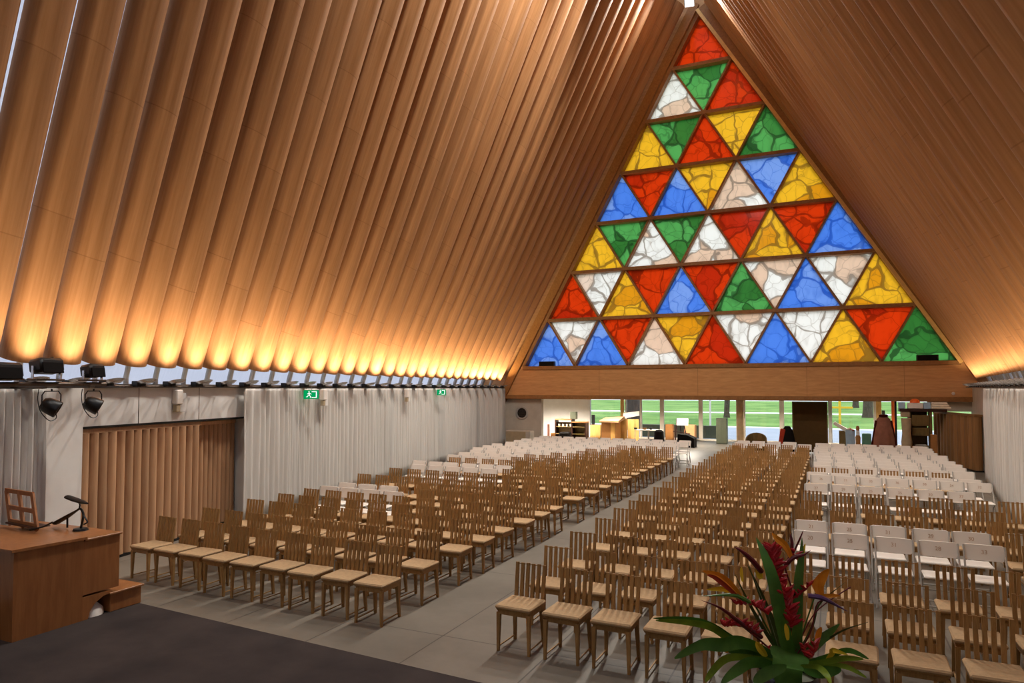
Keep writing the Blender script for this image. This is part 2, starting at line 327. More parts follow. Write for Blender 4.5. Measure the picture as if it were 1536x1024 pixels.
w = MB(); z0 = 3; struct(w.prism([(-10.6, YB, 0), (3, YB, 0), (3, YB, 3.2), (-4.5, YB, 18.2), (-10.6, YB, 3.2)], (0, -.25, 0)).build('wall_rear', 'olive'))
# translucent outer skin above the tubes
w = MB()
for X, sg in ((XL, -1), (XR, 1)):
    for off in (0,):
        ys = [YB - .2, 8, 20, YF + .55]
        for a, b in zip(ys, ys[1:]):
            zt = lambda y: ZRIDGE(y) + 2.7
            w.hexa([(X(a) + sg * 1.36, a, 2.72), (X(b) + sg * 1.36, b, 2.72), (XRIDGE(b), b, zt(b)), (XRIDGE(a), a, zt(a)), (X(a) + sg * 1.40, a, 2.74), (X(b) + sg * 1.40, b, 2.74), (XRIDGE(b), b, zt(b) + .06), (XRIDGE(a), a, zt(a) + .06)])
struct(w.build('ceiling', 'poly'))

# ------------------------------------------------------------------ roof tubes with uplights
gaps = [10.5, 77, 134, 184, 230, 274, 312, 347, 380.6, 411, 439, 466, 490, 512, 534, 553.5, 575, 593, 610, 624.6, 640.7, 655, 668.6, 680.5, 692.3, 703, 714, 725, 735.5, 745.6, 755]
Y = []
for k, u in enumerate(gaps):
    d = ray(u, 582); t = (-10.55 + .185 * 7.6) / (d.x + .185 * d.y); Y.append(d.y * t)
Y = [a for a in Y if a < 30.7]
while Y[-1] < 30.3: Y.append(Y[-1] + .93)
while Y[0] > 1.2: Y.insert(0, Y[0] - .655)
print('tubes', len(Y) - 1, Y[-1])
NT_ = len(Y) - 1
def make_tube(y, rad, side, k):
    X, sg = (XL, -1) if side == 'L' else (XR, 1)
    zb = 3.1
    top = Vector((XRIDGE(y) + sg * (rad * 1.25 + .05), y, ZRIDGE(y) - .25)); bot = Vector((X(y), y, zb)); ax = (top - bot).normalized()
    out = Vector((sg, 0, 0)); out = (out - ax * out.dot(ax)).normalized(); bot = bot + out * rad; ln = (top - bot).length + .3
    n = 28; vs, fs = [], []; ri = rad * .93
    L = [(rad, 0), (rad, ln), (ri, ln), (ri, 0)]
    for r, z in L: vs += [(r * math.cos(2 * PI * i / n), r * math.sin(2 * PI * i / n), z) for i in range(n)]
    for j in range(4):
        for i in range(n): a, b = j * n + i, j * n + (i + 1) % n; c = ((j + 1) % 4) * n; fs.append((a, b, c + (i + 1) % n, c + i))
    mb = MB(); mb.add(vs, fs)
    o = mb.build('cardboard_roof_tube', 'card', sm=True)
    q = ax.to_track_quat('Z', 'Y'); o.matrix_world = Matrix.Translation(bot) @ q.to_matrix().to_4x4()
    h = NT_ - k
    wh = nth(h) + ' from the stained glass window' if h > 1 else 'nearest the stained glass window'
    tag(o, 'tan cardboard roof tube %s, %s' % ('above the long curtain wall' if side == 'L' else 'on the slope facing the curtain', wh), 'roof tube', 'roof tubes above the curtain wall' if side == 'L' else 'roof tubes on the facing slope')
    if True:   # steel foot that stands the tube on the ledge
        q2 = q.to_matrix(); base = Vector((X(y) + sg * rad * 1.15, y, LEDGE))
        f = MB(); f.tube([base, base + Vector((0, 0, .12)), bot + ax * .25], rad * .16, 10); f.box(base + Vector((0, 0, .012)), (rad * .9, rad * .9, .024))
        fo = f.build('mount', 'steel'); fo.parent = o; fo.matrix_parent_inverse = o.matrix_world.inverted()
    return ax
def spot(name, loc, dirv, power, col, size, blend, parent, rad=.05):
    l = bpy.data.lights.new(name, 'SPOT'); l.energy = power; l.color = col; l.spot_size = size; l.spot_blend = blend; l.shadow_soft_size = rad
    o = bpy.data.objects.new(name, l); COL.objects.link(o); o.matrix_world = Matrix.Translation(loc) @ Vector(dirv).to_track_quat('-Z', 'Y').to_matrix().to_4x4()
    if parent is not None: o.parent = parent; o.matrix_parent_inverse = parent.matrix_world.inverted()
    return o
UP_W = 150.
for k in range(NT_):
    y = (Y[k] + Y[k + 1]) / 2; rad = (Y[k + 1] - Y[k]) / 2 * (.79 if y < 7.6 else .85 if y < 9.5 else .92 if k < NT_ - 12 else .965)
    for side in 'LR':
        ax = make_tube(y, rad * (1. if side == 'L' or y < 8 else .89), side, k)
        X, sg = (XL, -1) if side == 'L' else (XR, 1)
        h = NT_ - k
        # uplight at the foot of the tube
        yy = y - .13; p = Vector((X(yy) - sg * .30, yy, LEDGE + .0)); e = empty('uplight', p, 0, 'silver uplight on the %s ledge below the tube %s' % ('curtain' if side == 'L' else 'flower side', nth(h) + ' from the window' if h > 1 else 'beside the window'), 'uplight', 'uplights along the wall ledges')
        MB().box((sg * .14, 0, .02), (.16, .16, .10), .01).build('housing', 'black', e)
        MB().lathe([(.001, -.012), (.10, -.008), (.15, .03), (.14, .034), (.09, .004), (.001, .0)], (-sg * .03, .02, .045), 18, rot=Matrix.Rotation(sg * R(14), 3, 'Y')).build('reflector', 'chrome', e, sm=True)
        MB().box((sg * .13, 0, -.02), (.36, .04, .03), .004).build('bracket', 'iron', e)
        MB().lathe([(.001, .0), (.05, .0), (.05, .012), (.001, .014)], (-sg * .03, .02, .058), 12).build('lens', 'lens', e)
        bpy.context.view_layer.update() if k == 0 else None
        l = bpy.data.lights.new('uplight_beam', 'SPOT'); l.energy = UP_W * (rad / .31) ** 1.5 * (1. if side == 'L' else .27); l.color = (1, .80, .55); l.spot_size = R(105); l.spot_blend = 1.; l.shadow_soft_size = .05
        lo = bpy.data.objects.new('uplight_beam', l); COL.objects.link(lo); lo.parent = e; lo.location = (-sg * .04, .0, .10)
        dv = Vector((sg * .10, .10, 1)).normalized(); lo.rotation_mode = 'QUATERNION'; lo.rotation_quaternion = dv.to_track_quat('-Z', 'Y')
# steel rails along both ledges
w = MB(); a, b = Vector((XL(YB) + .06, YB + .1, LEDGE - .02)), Vector((XL(YF - .3) + .06, YF - .3, LEDGE - .02)); w.tube([a, b], .025, 8)
w.bar((XL(YB) + .02, YB + .1, LEDGE - .01), (XL(YF - .3) + .02, YF - .3, LEDGE - .01), .06, .05); struct(w.build('trim_1', 'iron'))
w = MB(); w.bar((XR(YB) - .06, YB + .1, LEDGE - .02), (XR(24.5) - .06, 24.5, LEDGE - .02), .1, .09); w.tube([(XR(YB) - .1, YB + .1, LEDGE), (XR(24.5) - .1, 24.5, LEDGE)], .025, 8); struct(w.build('trim_2', 'iron'))
# ridge floodlights
for i, (y, pw) in enumerate(((1.5, 1500), (9.5, 3400), (15.5, 4600), (21.5, 4800), (28.2, 6000))):
    zz = ZRIDGE(y) - 1.55; xx = XRIDGE(y) + (.30 if i < 4 else .12); zz = zz if i < 4 else zz + .75
    e = empty('ridge_floodlight', (xx, y, zz), 0, 'white floodlight hanging under the roof ridge, ' + ('nearest the window apex' if i == 4 else nth(5 - i) + ' from the window'), 'floodlight', 'floodlights along the ridge')
    MB().box((0, 0, .1), (.42, .5, .16), .02).build('housing', 'steel', e); MB().box((0, 0, .0), (.36, .44, .05), .01).build('lens', 'ridgelens', e); MB().tube([(0, 0, .17), (0, 0, 1.5)], .02, 8).build('ceiling_mount', 'iron', e)
    l = bpy.data.lights.new('flood_beam', 'SPOT'); l.energy = pw; l.color = (1, .95, .87); l.spot_size = R(116); l.spot_blend = .7; l.shadow_soft_size = .3
    lo = bpy.data.objects.new('flood_beam', l); COL.objects.link(lo); lo.parent = e; lo.location = (0, 0, -.06); lo.rotation_euler = (R((0, 26, 12, -34, -18)[i]), R(14 if i < 4 else 3), 0)
    if i == 4: e.rotation_euler = (R(-34), 0, R(8))

# ------------------------------------------------------------------ stained glass window
ZW0, HW, UW = 3.80, 2.242, 2.583
cx = lambda z: -4.70 - (z - 3.8) * .0305
def node(r, i, y=YF):
    z = ZW0 + (7 - r) * HW; return Vector((cx(z) + (i - r / 2) * UW, y, z))
cols = ['r', 'wgr', 'ygryg', 'brbywby', 'ygwgwryrb', 'rwyrbrgwbwy', 'bwbrwyrwbwyrg']
# rows read left to right; in odd row positions the triangle points up
CN = dict(r=('p_red', 'red'), g=('p_green', 'green'), y=('p_yellow', 'yellow'), b=('p_blue', 'blue'), w=('p_white', 'white'))
win = empty('window_1', (cx(3.8), YF, ZW0)); win['kind'] = 'structure'; win['label'] = 'triangular stained glass window of coloured triangles under the roof'
off = Vector(win.location)
for r in range(7):
    for j, ch in enumerate(cols[r]):
        if j % 2 == 0: i = j // 2; tri = [node(r, i), node(r + 1, i), node(r + 1, i + 1)]
        else: i = (j - 1) // 2; tri = [node(r, i), node(r + 1, i + 1), node(r, i + 1)]
        c = sum(tri, Vector()) / 3; m = MB(); m.prism([Vector(((p.x), YF + .30, p.z)) for p in tri], (0, .03, 0))
        o = m.build('pane', CN[ch][0], win, origin=(c.x, YF + .30, c.z)); o.location = Vector((c.x, YF + .30, c.z)) - off
        o['label'] = CN[ch][1] + ' triangular glass pane'
for r in range(1, 7):
    a, b = node(r, 0), node(r, r); m = MB(); m.span((a.x, YF - .04, a.z - .095), (b.x, YF + .42, b.z + .055), .008)
    m.build('transom', 'mull', win, origin=off).location = (0, 0, 0)
m = MB()
for r in range(1, 8):
    for i in range(1, r):
        m.bar(node(r - 1, i - 1 if False else i) if False else node(r - 1, i - 1) if False else node(r, i), node(r - 1, i - 1), .07, .38, (1, 0, 0)) if False else None
def dia(m, p, q): m.bar(p + Vector((0, .19, 0)), q + Vector((0, .19, 0)), .36, .082, (0, 1, 0))
for r in range(7):
    for i in range(r + 1):
        m = MB()
        if i > 0: dia(m, node(r, i), node(r + 1, i))
        if i < r: dia(m, node(r, i), node(r + 1, i + 1))
        if m.v: m.build('diagonal_mullion', 'mull', win, origin=off).location = (0, 0, 0)
# gable edge boards and the deep reveal round the window
ap = node(0, 0); bl = node(7, 0); br = node(7, 7)
def slope_board(name, p, q, w_in, w_out, y0, y1, mat):
    d = (q - p).normalized(); s = Vector((-d.z, 0, d.x)); s = s if s.z < 0 else -s
    A = [p + s * w_in, q + s * w_in, q - s * w_out, p - s * w_out]
    m = MB(); m.prism([Vector((v.x, y0, v.z)) for v in A], (0, y1 - y0, 0)); return struct(m.build(name, mat))
dL = (ap - bl).normalized(); dR = (ap - br).normalized()
slope_board('trim_3', bl - dL * .2, ap + dL * .15, .03, .2, YF - .07, YF + .45, 'mull'); slope_board('trim_4', br - dR * .2, ap + dR * .02, .03, .2, YF - .07, YF + .45, 'mull')
YT = min(YF - .12, Y[-1] + .01)
slope_board('trim_5', bl - dL * 2.1, ap + dL * .3, -.12, .5, YT, YF - .08, 'trim'); slope_board('trim_6', br - dR * 2.1, ap + dR * .1, -.06, .5, YT, YF - .08, 'trim')
d_ = dR; s_ = Vector((d_.z, 0, -d_.x)); s_ = s_ if s_.z < 0 else -s_; p_, q_ = br - d_ * .1, ap + d_ * .1
m = MB(); m.prism([Vector((v.x, YT - .05, v.z)) for v in (p_ + s_ * .07, q_ + s_ * .07, q_ - s_ * .07, p_ - s_ * .07)], (0, .04, 0)); struct(m.build('trim_10', 'brass'), 'pale gold edging strip along the right slope of the window')
# gable infill outside the window
m = MB()
for p, d, sg in ((bl, dL, -1), (br, dR, 1)):
    m.prism([Vector((p.x - d.x * 2.5 + sg * .1, YF + .1, p.z - d.z * 2.5)), Vector((ap.x, YF + .1, ap.z + .2)), Vector((ap.x, YF + .1, ap.z + 3.4)), Vector((p.x - d.x * 2.5 + sg * 3.6, YF + .1, p.z - d.z * 2.5))], (0, .2, 0))
struct(m.build('wall_gable', 'ply'))
# plywood beam
m = MB(); zb, zt = 2.25, 3.80
xl = lambda z: bl.x - (3.8 - z) * .56 - .0; xr = lambda z: br.x + (3.8 - z) * .6
m.prism([(xl(zb) - .3, YF - .1, zb), (xr(zb) + .2, YF - .1, zb), (xr(zt) + .1, YF - .1, zt), (xl(zt) - .1, YF - .1, zt)], (0, .6, 0)); struct(m.build('trim_7', 'ply'), 'wide amber plywood beam under the stained glass window')
bm_ = bpy.data.objects['trim_7']
m = MB(); m.span((xl(zb) - .3, YF - .16, zb - .02), (xr(zb) + .2, YF + .5, zb + .17), .01); m.span((xl(zt) - .05, YF - .16, zt - .16), (xr(zt) + .05, YF + .5, zt + .01), .01)
m.build('edge_strip', 'mull', bm_)
m = MB()
for x in (-9.9, -5.4, -1.0, .2, 3.2 - .7):
    m.span((x, YF - .108, zb + .17), (x + .012, YF - .09, zt - .16))
m.build('panel_joint', 'mull', bm_)
tag(MB().lathe([(.001, 0), (.06, 0), (.05, .05), (.001, .06)], at(1430, 590, YF - .1), 12, rot=Matrix.Rotation(R(90), 3, 'X')).build('wall_sensor', 'plastic'), 'tiny white sensor fixed on the plywood beam', 'sensor')
for u0, u1, v0, lab in ((808, 831, 542, 'small black speaker on the beam under the blue corner pane'), (1375, 1408, 532, 'small black speaker on the beam under the green corner pane')):
    a, b = at(u0, v0, YF - .1), at(u1, v0, YF - .1); e = empty('loudspeaker', ((a.x + b.x) / 2, YF + .02, zt + .01), 0, lab, 'speaker', 'speakers on the beam')
    wd = b.x - a.x; hh = a.z - zt - .01; MB().box((0, 0, hh / 2), (wd, .2, hh), .01).build('cabinet', 'black', e); MB().box((0, -.105, hh / 2), (wd * .9, .012, hh * .8), .003).build('grille', 'blackcloth', e)

# ------------------------------------------------------------------ end walls and foyer
m = MB(); p = at(814, 600, YF + .25); m.span((XL(YF) - 1.5, YF + .1, 0), (p.x, YF + .35, zb)); m.span((XR2(YF) + 1.2, YF + .1, 0), (3.35, YF + .35, 0.01))
m.span((3.3, YF + .1, 1.86), (XR2(YF) + .2, YF + .35, zb)); struct(m.build('wall_front', 'greywall'))
vp = at(783, 619, YF + .1); e = empty('wall_vent', vp, 0, 'round grey vent grille high in the end wall', 'vent')
MB().lathe([(.24, 0), (.335, 0), (.335, .03), (.30, .045), (.24, .03), (.24, 0)], (0, 0, 0), 28, rot=Matrix.Rotation(R(90), 3, 'X'), cap=False).build('ring', 'steel', e, True)
m = MB(); m.lathe([(.001, 0), (.25, 0), (.25, .01), (.001, .01)], (0, 0, 0), 24, rot=Matrix.Rotation(R(90), 3, 'X')); m.build('duct', 'black', e); m = MB()
for k in range(-4, 5): m.box((0, -.02, k * .052), (2 * math.sqrt(.0625 - (k * .052) ** 2), .016, .014))
m.build('grille', 'iron', e)
YG = 37.3
m = MB(); q = at(886, 600, YG); m.span((-20, YG - .15, 0), (q.x, YG + .1, 2.4)); struct(m.build('wall_foyer', 'white'))
m = MB(); m.span((-20, YF + .5, 2.36), (12, YG + .2, 2.5)); struct(m.build('ceiling_foyer', 'white'))
m = MB(); m.span((-20.2, YF + .3, 0), (-20, YG + .1, 2.4)); m.span((8, YF + .3, 0), (8.2, YG + .1, 2.4)); struct(m.build('wall_side', 'white'))
# glazed facade
fac = empty('window_2', (0, YG, 0)); fac['kind'] = 'structure'; fac['label'] = 'floor to ceiling foyer glazing looking onto the lawn'
foff = Vector((0, YG, 0))
def fpart(m, name, mat, lab=None):
    o = m.build(name, mat, fac, origin=foff); o.location = (0, 0, 0)
    if lab: o['label'] = lab
mul = [(931, 936, 'pine'), (938, 940, 'alu'), (960, 963, 'alu'), (990, 996, 'alu'), (1048, 1054, 'alu'), (1113, 1118, 'alu'), (1169, 1176, 'alu'), (1242, 1248, 'steel'), (1310, 1314, 'alu'), (1314, 1322, 'pine'), (1337, 1342, 'orange')]
for u0, u1, mt in mul:
    a, b = at(u0, 611, YG), at(u1, 611, YG); m = MB(); m.span((a.x, YG - .06, 0), (b.x, YG + .06, 2.4), .008); fpart(m, 'mullion', mt)
xs = [at(u, 611, YG).x for u in (886, 938, 993, 1051, 1115, 1172, 1245, 1314, 1350, 1490)]
for a, b in zip(xs, xs[1:]):
    m = MB(); m.span((a + .03, YG - .006, .06), (b - .03, YG + .006, 2.38)); fpart(m, 'pane', 'glass')
m = MB(); m.span((xs[0], YG - .07, 0), (xs[-1], YG + .07, .09), .008); fpart(m, 'sill', 'alu')
m = MB(); m.span((xs[0], YG - .05, 2.3), (xs[-1], YG + .05, 2.4)); fpart(m, 'head_rail', 'alu')
for k, x in enumerate((-14., -10., -6.3, -2.2, 1.6, 4.6)):  # unseen fill lamps added to brighten the foyer, strongest near its white wall
    e = empty('foyer_fill_light', (x, 33.6, 2.36), 0, 'added unseen fill light under the foyer ceiling, %s from the curtain side' % nth(k + 1), 'fill light', 'added foyer fill lights')
    MB().lathe([(.001, -.05), (.2, -.045), (.22, 0), (.001, 0)], (0, 0, 0), 20).build('housing', 'plastic', e, True); MB().lathe([(.001, -.056), (.18, -.055), (.18, -.05), (.001, -.05)], (0, 0, 0), 20).build('diffuser', 'fill_lens', e)
    l = bpy.data.lights.new('fill_beam', 'SPOT'); l.energy = 2600 if k == 0 else 800; l.color = (1, .90, .76); l.spot_size = R(165); l.spot_blend = .5; l.shadow_soft_size = .18; lo = bpy.data.objects.new('fill_beam', l); COL.objects.link(lo); lo.parent = e; lo.location = (0, 0, -.08)
# column
cp = at(1110, 611, 31.85); m = MB(); m.lathe([(.2, 0), (.2, .03), (.165, .04), (.165, 2.3), (.001, 2.3)], (cp.x, 31.85, 0), 24); struct(m.build('pillar', 'column', sm=True), 'round beige column under the beam at the end of the aisle')

def boxpx(u0, u1, v0, v1, y, dep, floor=True, z0=None):
    a, b = at(u0, v0, y), at(u1, v0, y); zb_ = 0. if floor else at((u0 + u1) / 2, v1, y).z
    if z0 is not None: zb_ = z0
    return (a.x, b.x, zb_, a.z, y, dep)
def bx(m, t, bev=.01, mi=0): m.span((t[0], t[4], t[2]), (t[1], t[4] + t[5], t[3]), bev, mi); return m
def simple(name, t, mat, label, cat, bev=.015): return tag(bx(MB(), t, bev).build(name, mat), label, cat)
# white cabinet beside the curtain
t = boxpx(748, 795, 645, 668, 29.9, .5); t = (XL(29.9) + .42,) + t[1:]; e = empty('low_cabinet', ((t[0] + t[1]) / 2, t[4], 0), 0, 'low beige cabinet beside the far end of the long curtain', 'cabinet')
wd, hh = t[1] - t[0], t[3]; MB().box((0, .25, hh / 2), (wd, .5, hh), .02).build('body', 'greywall', e); MB().box((-wd * .07, -.012, hh / 2), (wd * .8, .03, hh * .9), .008).build('front_panel', 'beige', e)
# shelf unit / bookcase at the left
t = boxpx(832, 879, 628, 660, 34.2, .45); e = empty('bookcase', ((t[0] + t[1]) / 2, t[4], 0), 0, 'open wooden shelf unit before the bright white foyer wall', 'bookcase'); W_, H_ = t[1] - t[0], t[3]
m = MB(); m.box((-W_ / 2 + .03, .22, H_ / 2), (.06, .44, H_), .005); m.box((W_ / 2 - .03, .22, H_ / 2 - .08), (.06, .44, H_ - .16), .005); m.box((.08, .22, H_ / 2), (.06, .44, H_), .005); m.build('side_panel', 'deskdark', e)
MB().box((-W_ / 4 + .04, .22, H_ - .03), (W_ / 2 + .04, .46, .06), .008).build('top', 'desk', e); MB().box((W_ / 4 + .04, .22, H_ - .15), (W_ / 2 - .06, .46, .06), .008).build('top', 'terra', e)
for z in (.35, .72): MB().box((0, .22, z), (W_ - .08, .42, .03), .004).build('shelf', 'olive', e)
MB().box((0, .43, H_ / 2 - .08), (W_ - .06, .02, H_ - .2)).build('back_panel', 'olive', e)
for k in range(4):
    o = MB().lathe([(.001, 0), (.045, 0), (.06, .12), (.055, .125), (.04, .01), (.001, .01)], (0, 0, 0), 12).build('cup', 'plastic'); o.location = (t[0] + .22 + k * .21, t[4] + .14, .739)
    tag(o, 'white cup on the open wooden shelf unit, %s from the curtain' % nth(k + 1), 'cup', 'cups on the shelf')
t2 = boxpx(855, 864, 618, 628, 34.3, .25, False); t2 = (t2[0], t2[1], H_ + .0, t2[3] + .02, t2[4], .25)
simple('speaker_box', t2, 'mesh', 'upright dark box on top of the open shelf unit', 'box')
simple('stool', boxpx(838, 854, 648, 660, 33.2, .4), 'blackcloth', 'black cloth covered stool in front of the open shelf unit', 'stool', .06)
simple('music_stand_post', boxpx(821, 824, 636, 660, 33.6, .06), 'robe', 'slim dull red post by the vented end wall', 'post', .01); simple('tan_box', boxpx(826, 830, 649, 660, 33.6, .3), 'terra', 'small tan box on the floor beside the shelf unit', 'box')
t = boxpx(885, 901, 637, 656, 35.6, .6); simple('serving_counter', t, 'pine', 'pale pine counter below the black monitor', 'counter')
a = at(887, 622, 35.75); e = empty('monitor', (a.x + .06, 35.9, t[3]), 0, 'black monitor standing on the pale pine counter', 'monitor'); MB().box((0, 0, .30), (.18, .05, a.z - t[3] - .06), .01).build('screen', 'black', e); MB().box((0, 0, .03), (.14, .14, .06), .01).build('stand', 'black', e)
t = boxpx(902, 923, 633, 658, 34.0, .9); e = empty('reception_desk', ((t[0] + t[1]) / 2, t[4], 0), 0, 'tan reception desk with a thick sloped top by the glass wall', 'desk'); W_, H_ = t[1] - t[0], t[3]
MB().box((0, .45, H_ / 2), (W_, .9, H_), .01).build('body', 'terra', e); MB().hexa([(-W_ / 2 - .06, -.15, H_), (W_ / 2 + .22, -.15, H_), (W_ / 2 + .22, .95, H_ + .12), (-W_ / 2 - .06, .95, H_ + .12), (-W_ / 2 - .06, -.15, H_ + .08), (W_ / 2 + .22, -.15, H_ + .10), (W_ / 2 + .22, .95, H_ + .28), (-W_ / 2 - .06, .95, H_ + .22)]).build('top', 'slat', e); MB().box((W_ * .32, -.008, H_ / 2), (W_ * .3, .016, H_ * .96)).build('side_panel', 'pine', e)
e = empty('folding_screen', (at(941, 650, 35.2).x, 35.2, 0), 0, 'yellow pine folding screen beside the reception desk', 'screen'); a = at(924, 628, 35.2); b = at(958, 628, 35.2); W_ = (b.x - a.x) / 6
for k in range(6): MB().box((a.x + W_ * (k + .5) - e.location.x, (k % 2) * .06, a.z / 2), (W_ * .95, .05, a.z), .01).build('panel', 'pine', e)
a = at(937, 618, 35.9); b = at(961, 616, 35.9); m = MB(); m.prism([(a.x, 35.6, a.z - .33), (b.x, 35.6, b.z - .24), (b.x, 35.6, b.z), (a.x, 35.6, a.z - .04)], (0, .04, 0)); o = m.build('hanging_sign', 'plastic'); tag(o, 'plain slanted white board hanging in front of the glass above the pine screen', 'board')
t = boxpx(950, 990, 651, 656, 33.0, 1.1); e = empty('oval_table', ((t[0] + t[1]) / 2, 33.4, 0), 0, 'white oval table behind the last white chairs', 'table'); m = MB(); m.lathe([(.001, 0), (.5, 0), (.52, .02), (.5, .04), (.001, .04)], (0, 0, 0), 28); m.v = [(x * (t[1] - t[0]), y * .8, z + .70) for x, y, z in m.v]; m.build('tabletop', 'plastic', e, True); MB().lathe([(.25, 0), (.25, .02), (.04, .04), (.04, .70)], (0, 0, 0), 16).build('pedestal', 'steel', e)
for k, (u, lab) in enumerate(((953, 'black bowl on the white oval table'), (967, 'brown tray on the white oval table'), (976, 'small dark cup on the white oval table'), (992, 'black cushion beside the white oval table'))):
    p = at(u, 654, 33.2); z = .742 if k < 3 else 0
    if k == 3: tag(MB().lathe([(.001, 0), (.2, 0), (.24, .35), (.22, .72), (.13, .80), (.001, .82)], (p.x + .12, 32.2, 0), 16).build('pouf', 'blackcloth', sm=True), 'round black pouf at the end of the white oval table', 'pouf')
    else: tag(MB().lathe([(.001, 0), (.06, 0), (.10 if k != 2 else .05, .08), (.09, .08), (.05, .01), (.001, .01)], (p.x, 33.25, z), 14).build(('bowl', 'tray', 'cup')[k], ('black', 'terra', 'black')[k], sm=True), lab, ('bowl', 'tray', 'cup')[k])
# easel with cream board, dark draped box, boxes by the glass
p = at(1022, 640, 34.5); e = empty('easel', (p.x, 34.5, 0), 0, 'dark wooden easel holding a blank cream board by the glass', 'easel'); q = at(1022, 628, 34.5).z
for s in (-.28, .3): MB().bar((s * 1.1, 0, 0), (s * .5 - .1, .1, q), .05, .04).build('leg', 'deskdark', e)
MB().bar((-.05, .55, 0), (-.1, .12, q - .1), .05, .04).build('leg', 'deskdark', e); MB().box((.05, .03, q - .15), (.56, .03, .34), .004, Matrix.Rotation(R(-12), 3, 'X')).build('board', 'cream', e); MB().bar((-.4, .02, .62), (.42, .02, .52), .05, .04).build('rail', 'deskdark', e)
p = at(1015, 651, 32.6); b = at(1041, 662, 32.6); m = MB(); m.prism([(p.x, 32.6, 0), (b.x, 32.6, 0), (b.x, 32.6, .42), (b.x - .35, 32.6, p.z - .02), (p.x + .05, 32.6, p.z)], (0, .7, 0)); tag(m.build('draped_box', 'blackcloth'), 'low black draped box at the end of the aisle, below the easel', 'box')
simple('carton', boxpx(1026, 1042, 637, 662, 35.6, .5), 'peach', 'peach cardboard carton behind the easel', 'box'); simple('carton', boxpx(998, 1009, 636, 662, 35.6, .4), 'terra', 'tall tan carton between the two cream window posts', 'box')
t = boxpx(1074, 1090, 627, 662, 35.4, .4); e = empty('metal_locker', ((t[0] + t[1]) / 2, 35.4, 0), 0, 'dark green grey metal cabinet standing left of the column', 'cabinet'); W_, H_ = t[1] - t[0], t[3]; MB().box((0, .2, H_ / 2), (W_, .4, H_), .01).build('body', 'mesh', e)
for s in (-1, 1): MB().box((s * W_ * .24, -.01, H_ / 2), (W_ * .44, .02, H_ * .94), .004).build('door', 'mesh', e)
# tub chair
p = at(1134, 653, 29.7); e = empty('tub_chair', (p.x, 29.7, 0), 0, 'brown upholstered tub chair just right of the beige column', 'chair'); m = MB(); prof = []
for k in range(13):
    a = PI * (-.12 + 1.24 * k / 12); prof.append((math.cos(a) * .42, math.sin(a) * .36, .60 + .33 * max(0, math.sin(a)) ** .7))
vs = []; fs = []
for x, y, h in prof: vs += [(x, y, .1), (x * .86, y * .86, .1), (x * .86, y * .86, h), (x, y, h)]
for k in range(12):
    for j in range(4): a, b = k * 4 + j, k * 4 + (j + 1) % 4; fs.append((a, b, b + 4, a + 4))
fs += [(0, 3, 2, 1), (48, 49, 50, 51)]; m.add(vs, fs); m.build('backrest', 'olive', e, True); MB().box((0, -.02, .36), (.7, .62, .18), .05).build('seat', 'board', e)
for sx in (-1, 1):
    for sy in (-1, 1): MB().tube([(sx * .28, sy * .24, 0), (sx * .26, sy * .22, .28)], .022, 8).build('leg', 'deskdark', e)
# display board, stands, robe
t = boxpx(1188, 1241, 602, 662, 31.75, .08); e = empty('display_board', ((t[0] + t[1]) / 2, 31.75, 0), 0, 'tall brown freestanding display board right of the column', 'display board'); W_, H_ = t[1] - t[0], t[3]; MB().box((0, .04, H_ / 2 + .03), (W_ - .06, .05, H_ - .06), .004).build('panel', 'board', e)
m = MB()
for s in (-1, 1): m.box((s * (W_ / 2 - .02), .04, H_ / 2), (.05, .07, H_), .005)
m.box((0, .04, H_ - .02), (W_, .07, .05), .005); m.build('frame', 'olive', e)
t = boxpx(1170, 1187, 639, 664, 31.0, .4); e = empty('coat_stand', ((t[0] + t[1]) / 2, 31.15, 0), 0, 'black coat on a low stand with a red cloth, beside the brown board', 'coat stand'); W_, H_ = t[1] - t[0], t[3]
m = MB(); m.lathe([(.001, .1), (.26, .12), (.3, .5), (.22, H_ - .2), (.1, H_), (.001, H_ + .02)], (.06, 0, 0), 18); m.build('coat', 'blackcloth', e, True); MB().box((-W_ / 2 + .07, -.2, H_ * .62), (.2, .08, H_ * .6), .04, Matrix.Rotation(R(8), 3, 'Y')).build('red_scarf', 'red', e); MB().tube([(.06, 0, 0), (.06, 0, H_)], .025, 8).build('pole', 'deskdark', e)
t = boxpx(1252, 1268, 646, 664, 31.6, .5); e = empty('lectern', ((t[0] + t[1]) / 2, 31.6, 0), 0, 'brown lectern with a sloped white book board right of the brown display board', 'lectern'); W_, H_ = t[1] - t[0], t[3]; MB().box((.1, .25, H_ / 2), (W_ * .7, .4, H_), .01).build('body', 'olive', e)
q = at(1251, 634, 31.6).z; MB().prism([(-W_ / 2 - .06, 0, q - .05), (-W_ / 2 + .02, 0, q + .04), (W_ / 2 + .34, 0, q - .40), (W_ / 2 + .24, 0, q - .52)], (0, .5, 0)).build('book_board', 'plastic', e)
t = boxpx(1268, 1283, 645, 664, 30.8, .4); e = empty('storage_tub', ((t[0] + t[1]) / 2, 30.8, 0), 0, 'pale blue plastic tub between the lectern and the wooden figure', 'tub'); W_, H_ = t[1] - t[0], t[3]; MB().lathe([(.001, 0), (W_ * .42, 0), (W_ * .5, H_), (W_ * .46, H_), (W_ * .38, .03), (.001, .03)], (0, .25, 0), 18).build('body', 'ltblue', e, True)
for k in range(7): MB().lathe([(.001, 0), (.05, .03), (.06, .07), (.001, .1)], (random.uniform(-.13, .13), .25 + random.uniform(-.13, .1), H_ - .06 + random.uniform(0, .06)), 8).build('paper_flower', random.choice(['red', 'peach', 'plastic']), e, True)
